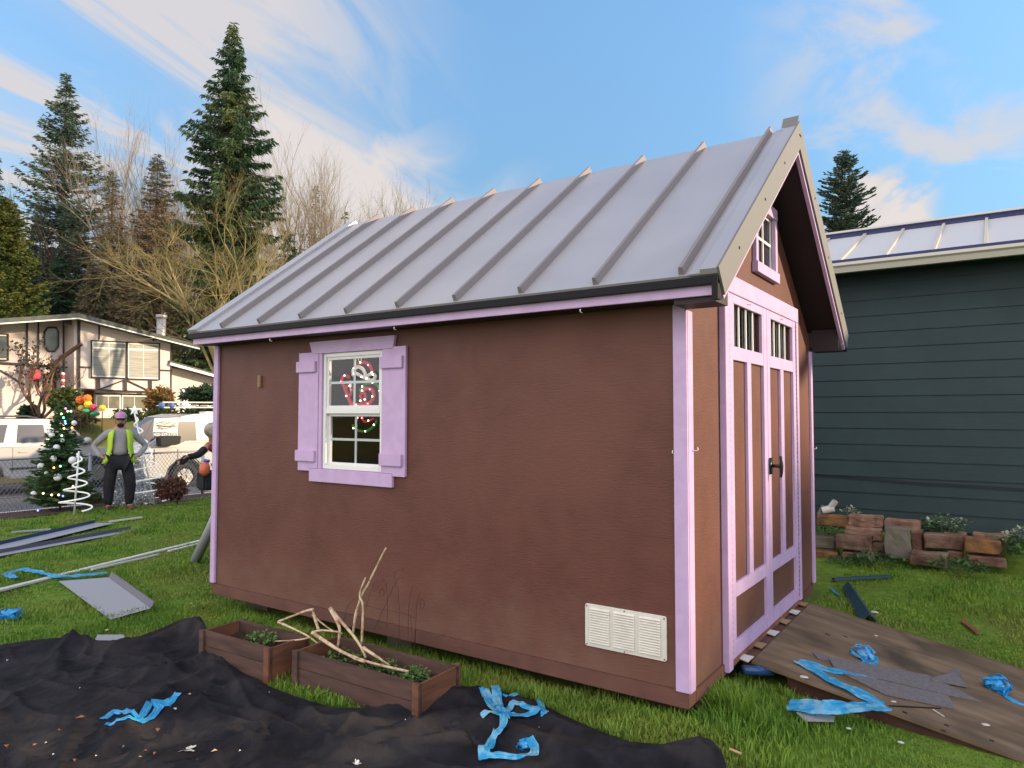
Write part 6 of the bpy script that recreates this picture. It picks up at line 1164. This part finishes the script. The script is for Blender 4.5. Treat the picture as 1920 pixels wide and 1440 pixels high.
q = MB(); q.ball(wpt(0, .035, 1.715), .098, 16, 10, (1.0, 1.05, .82)); vis = wpt(0, .13, 1.70); q.add([wpt(-.075, .09, 1.705), wpt(.075, .09, 1.705), wpt(.065, .19, 1.682), wpt(0, .215, 1.68), wpt(-.065, .19, 1.682), wpt(-.075, .09, 1.695), wpt(.075, .09, 1.695), wpt(.065, .19, 1.674), wpt(0, .215, 1.672), wpt(-.065, .19, 1.674)], [(0, 1, 2, 3, 4), (9, 8, 7, 6, 5), (1, 6, 7, 2), (2, 7, 8, 3), (3, 8, 9, 4), (4, 9, 5, 0)]); q.build('cap', M['capm'], man, True)
q = MB(); q.box((0, 0, 0), (.001, .001, .001)); 
q = MB(); q.bar(wpt(-.072, .112, 1.655), wpt(.072, .112, 1.655), .03, .038); q.build('sunglasses', M['black'], man, bevel=.008)
q = MB(); q.ball(wpt(0, .062, 1.545), .062, 14, 9, (.95, .95, .7)); q.ball(wpt(-.065, .03, 1.585), .02, 8, 6); q.ball(wpt(.065, .03, 1.585), .02, 8, 6); q.build('beard', M['beard'], man, True)
q = MB(); q.ball(wpt(0, .128, 1.622), .016, 8, 6, (1, 1, 1.3)); q.ball(wpt(-.088, .02, 1.64), .02, 8, 6, (.6, 1, 1.3)); q.ball(wpt(.088, .02, 1.64), .02, 8, 6, (.6, 1, 1.3)); q.build('nose_and_ears', M['skin'], man, True)
q = MB(); q.tube([wpt(-.02, .131, 1.590), wpt(.02, .131, 1.590)], .007, 6); q.build('mouth', mat('lips', (.30, .12, .10), None), man, True)
# second worker, mostly behind the shed
m2 = Vector(depthpt(412, 778, 11.5)); m2 = Vector((m2.x, m2.y, gz_(m2.x, m2.y)))
p2 = thing('person', 'worker in a red jacket stooping behind the back corner of the shed', 'person', tuple(m2))
w2 = lambda x, f, z: wpt(x, f, z, m2)
J2 = {'pel': (.10, 0, .84), 'wst': (.05, .03, .97), 'chs': (-.03, .10, 1.14), 'upc': (-.08, .16, 1.25), 'nk': (-.11, .20, 1.31), 'hd1': (-.13, .24, 1.37), 'hd2': (-.14, .27, 1.44), 'hd3': (-.14, .27, 1.50), 'sl': (-.20, .12, 1.18), 'el': (-.34, .22, 1.06), 'wl': (-.50, .30, 1.05), 'sr': (.12, .14, 1.18), 'er': (.20, .30, .96), 'wr': (.10, .42, .90),
      'hl': (.02, 0, .80), 'kl': (.02, .12, .45), 'al': (.0, 0, .09), 'tl': (-.03, .14, .04), 'hr': (.22, 0, .80), 'kr': (.25, .12, .45), 'ar': (.26, 0, .09), 'tr': (.28, .14, .04)}
JR2 = {k: JR[k] for k in J2}; E2 = [e for e in E_ if e[0] in J2 and e[1] in J2]
hand(J2, JR2, E2, 'wl', -1, (-.8, .1, -.5), (.1, .1, -.9)); hand(J2, JR2, E2, 'wr', 1, (-.6, .3, -.5), (.1, .2, -.9))
skinfig('body', {k: (w2(*J2[k]), JR2[k]) for k in J2}, E2, M['skin'], p2)
redm = mat('red_jacket', (.22, .025, .03), (.12, .015, .02), 14, .7); blk = M['blacktr']
cloth('jacket', ['wst', 'chs', 'upc', 'nk', 'sl', 'sr'], [('wst', 'chs'), ('chs', 'upc'), ('upc', 'nk'), ('upc', 'sl'), ('upc', 'sr')], .03, redm, m2, J2, JR2, p2)
cloth('sleeves', ['sl', 'el', 'wl'], [('sl', 'el'), ('el', 'wl')], .016, blk, m2, J2, JR2, p2); cloth('sleeves', ['sr', 'er', 'wr'], [('sr', 'er'), ('er', 'wr')], .016, blk, m2, J2, JR2, p2)
cloth('trousers', ['pel', 'hl', 'kl', 'al', 'hr', 'kr', 'ar'], [('pel', 'hl'), ('hl', 'kl'), ('kl', 'al'), ('pel', 'hr'), ('hr', 'kr'), ('kr', 'ar')], .03, blk, m2, J2, JR2, p2)
for a_, t_ in (('al', 'tl'), ('ar', 'tr')):
    a = J2[a_]; skinfig('boot', {'a': (w2(a[0], a[1], .16), .055), 'b': (w2(a[0], a[1]-.01, .05), .055), 'd': (w2(a[0], .19, .04), .042)}, [('a', 'b'), ('b', 'd')], M['boot'], p2)
q = MB(); q.ball(w2(-.14, .25, 1.46), .115, 14, 10, (1, 1.05, 1.05)); q.build('hood', mat('camo_hood', (.20, .16, .12), (.42, .38, .33), 14, .9), p2, True)
q = MB(); q.bar(w2(-.475, .29, 1.06), w2(-.60, .33, .95), .10, .09); q.build('glove', M['blacktr'], p2, bevel=.025)
q = MB(); c = w2(-.20, .30, .70); q.box((c[0]-.12, c[1]-.12, c[2]-.17), (c[0]+.12, c[1]+.12, c[2]+.13)); tag(q.build('tool_bag', M['blacktr'], None, bevel=.03), 'black tool bag hanging at the side of the red jacketed worker', 'bag')
bt = thing('bottle', 'plastic bottle with orange drink and blue cap in the black tool bag', 'bottle', w2(-.25, .42, .78)); c = Vector(w2(-.25, .44, .88)); MB().tube([c-Vector((.02, .03, .10)), c-Vector((0, 0, .05)), c+Vector((0, 0, .03)), c+Vector((.01, .02, .09))], [.06, .085, .08, .035], 14).build('body', mat('orange_drink', (.55, .13, .06), None, rough=.15), bt, True); MB().tube([c+Vector((.01, .02, .09)), c+Vector((.015, .03, .13))], .042, 12).build('cap', mat('blue_plastic', (.04, .08, .5), None, rough=.3), bt, True)
# ------------------------------------------------------------------ grass blades
def grass(n, x0, x1, y0, y1, hmin, hmax, wd, seed, dens_fn=None):
    rg = np.random.default_rng(seed); P = np.stack([rg.uniform(x0, x1, n), rg.uniform(y0, y1, n)], -1)
    bad = (P[:, 0] > -L-.01) & (P[:, 0] < .0) & (P[:, 1] > .12) & (P[:, 1] < W)
    bad |= (P[:, 0] > -L-.01) & (P[:, 0] < .01) & (P[:, 1] > -.02) & (P[:, 1] <= .12) & (rg.random(n) < .5)
    bad |= (P[:, 0] > .05) & (P[:, 0] < 1.53) & (P[:, 1] > .86) & (P[:, 1] < 2.52)
    bad |= (P[:, 0] > -3.14) & (P[:, 0] < -2.42) & (P[:, 1] > -.84) & (P[:, 1] < -.52); bad |= (P[:, 0] > -2.27) & (P[:, 0] < -1.22) & (P[:, 1] > -.76) & (P[:, 1] < -.39)
    bad |= inside(P, FP)
    for qd in ([(110, 1090), (207, 1162), (282, 1141), (203, 1083)], [(-60, 1056), (268, 992), (262, 985), (-60, 1035)], [(-60, 1046), (215, 985), (210, 972), (-60, 1020)]): bad |= inside(P, np.array([G(*q)[:2] for q in qd]))
    bad |= (P[:, 1] > 5.2) & (P[:, 0] > -2) 
    rel = P-CAM[:2]; dep = rel@FW[:2]; lat = rel@RT[:2]; bad |= (dep < 1.2) | (np.abs(lat) > dep*.80+.5)
    if dens_fn is not None: bad |= rg.random(n) > dens_fn(P)
    P = P[~bad]; n = len(P); h = rg.uniform(hmin, hmax, n)*(.75+.5*np.sin(P[:, 0]*3.1+1)*np.sin(P[:, 1]*2.7)+.25*np.sin(P[:, 0]*9)*np.sin(P[:, 1]*8)).clip(.45, 1.5)
    near = np.exp(-((P[:, 1]+.05)/.22)**2)*((P[:, 0] > -L-.2) & (P[:, 0] < .3)); h *= 1+.15*near
    a = rg.uniform(0, 6.28, n); lean = rg.uniform(.1, .75, n); d = np.stack([np.cos(a), np.sin(a)], -1); s = np.stack([-d[:, 1], d[:, 0]], -1)*(wd*rg.uniform(.6, 1.3, n))[:, None]*.5
    z = ground_z(P[:, 0], P[:, 1])-.004; m1 = P+d*(h*lean*.35)[:, None]; tp = P+d*(h*lean)[:, None]
    V = np.empty((n, 5, 3)); V[:, 0, :2] = P-s; V[:, 1, :2] = P+s; V[:, 2, :2] = m1+s*.8; V[:, 3, :2] = m1-s*.8; V[:, 4, :2] = tp
    V[:, 0, 2] = V[:, 1, 2] = z; V[:, 2, 2] = V[:, 3, 2] = z+h*.6; V[:, 4, 2] = z+h*(1-.3*lean)
    b = np.arange(n)[:, None]*5; return V.reshape(-1, 3), b
def gadd(acc, res):
    V, b = res; off = acc['n']; acc['V'].append(V); acc['q'].append(b+off+np.array([0, 1, 2, 3])); acc['t'].append(b+off+np.array([3, 2, 4])); acc['n'] += len(V)
acc = dict(V=[], q=[], t=[], n=0)
gadd(acc, grass(60000, -4.6, 0.3, -1.2, 0.15, .03, .075, .006, 1)); gadd(acc, grass(45000, 0.0, 2.4, -2.4, 1.2, .035, .075, .006, 2)); gadd(acc, grass(60000, 0.0, 3.6, .8, 5.2, .025, .055, .008, 3))
gadd(acc, grass(110000, -9, -3.6, -2.2, 4.2, .025, .06, .009, 4)); gadd(acc, grass(60000, -12.3, -8.5, -2, 7, .03, .07, .014, 5)); gadd(acc, grass(26000, -4.3, 0.2, -.45, .12, .04, .095, .006, 6))
def tuft(px, py, n, r_, h, seed):
    c = np.array(G(px, py)); rg = np.random.default_rng(seed); gadd(acc, grass(n, c[0]-r_, c[0]+r_, c[1]-r_, c[1]+r_, h*.6, h*1.3, .008, seed))
tuft(540, 1275, 350, .12, .09, 30); tuft(600, 1292, 350, .12, .10, 31); tuft(720, 1330, 300, .12, .10, 32); tuft(430, 1235, 250, .1, .10, 33)
tuft(640, 1312, 600, .16, .15, 11); tuft(590, 1300, 300, .12, .12, 12); tuft(1365, 1335, 900, .14, .13, 13); tuft(1300, 1355, 600, .2, .09, 14); tuft(1180, 1350, 700, .25, .08, 15); tuft(1380, 1380, 900, .3, .11, 16); tuft(460, 1230, 500, .15, .10, 17)
tuft(1240, 1370, 900, .22, .09, 18)
V = np.concatenate(acc['V']); Q = np.concatenate(acc['q']); T = np.concatenate(acc['t'])
me = bpy.data.meshes.new('grass'); me.vertices.add(len(V)); me.vertices.foreach_set('co', V.astype(np.float32).ravel())
lv = np.concatenate([Q.ravel(), T.ravel()]).astype(np.int32); me.loops.add(len(lv)); me.loops.foreach_set('vertex_index', lv)
ls = np.concatenate([np.arange(len(Q))*4, len(Q)*4+np.arange(len(T))*3]).astype(np.int32); me.polygons.add(len(ls)); me.polygons.foreach_set('loop_start', ls)
me.update(calc_edges=True)
go = link('grass', me, M['grass'], None); tag(go, 'green lawn grass growing around the shed', 'grass'); go['kind'] = 'stuff'
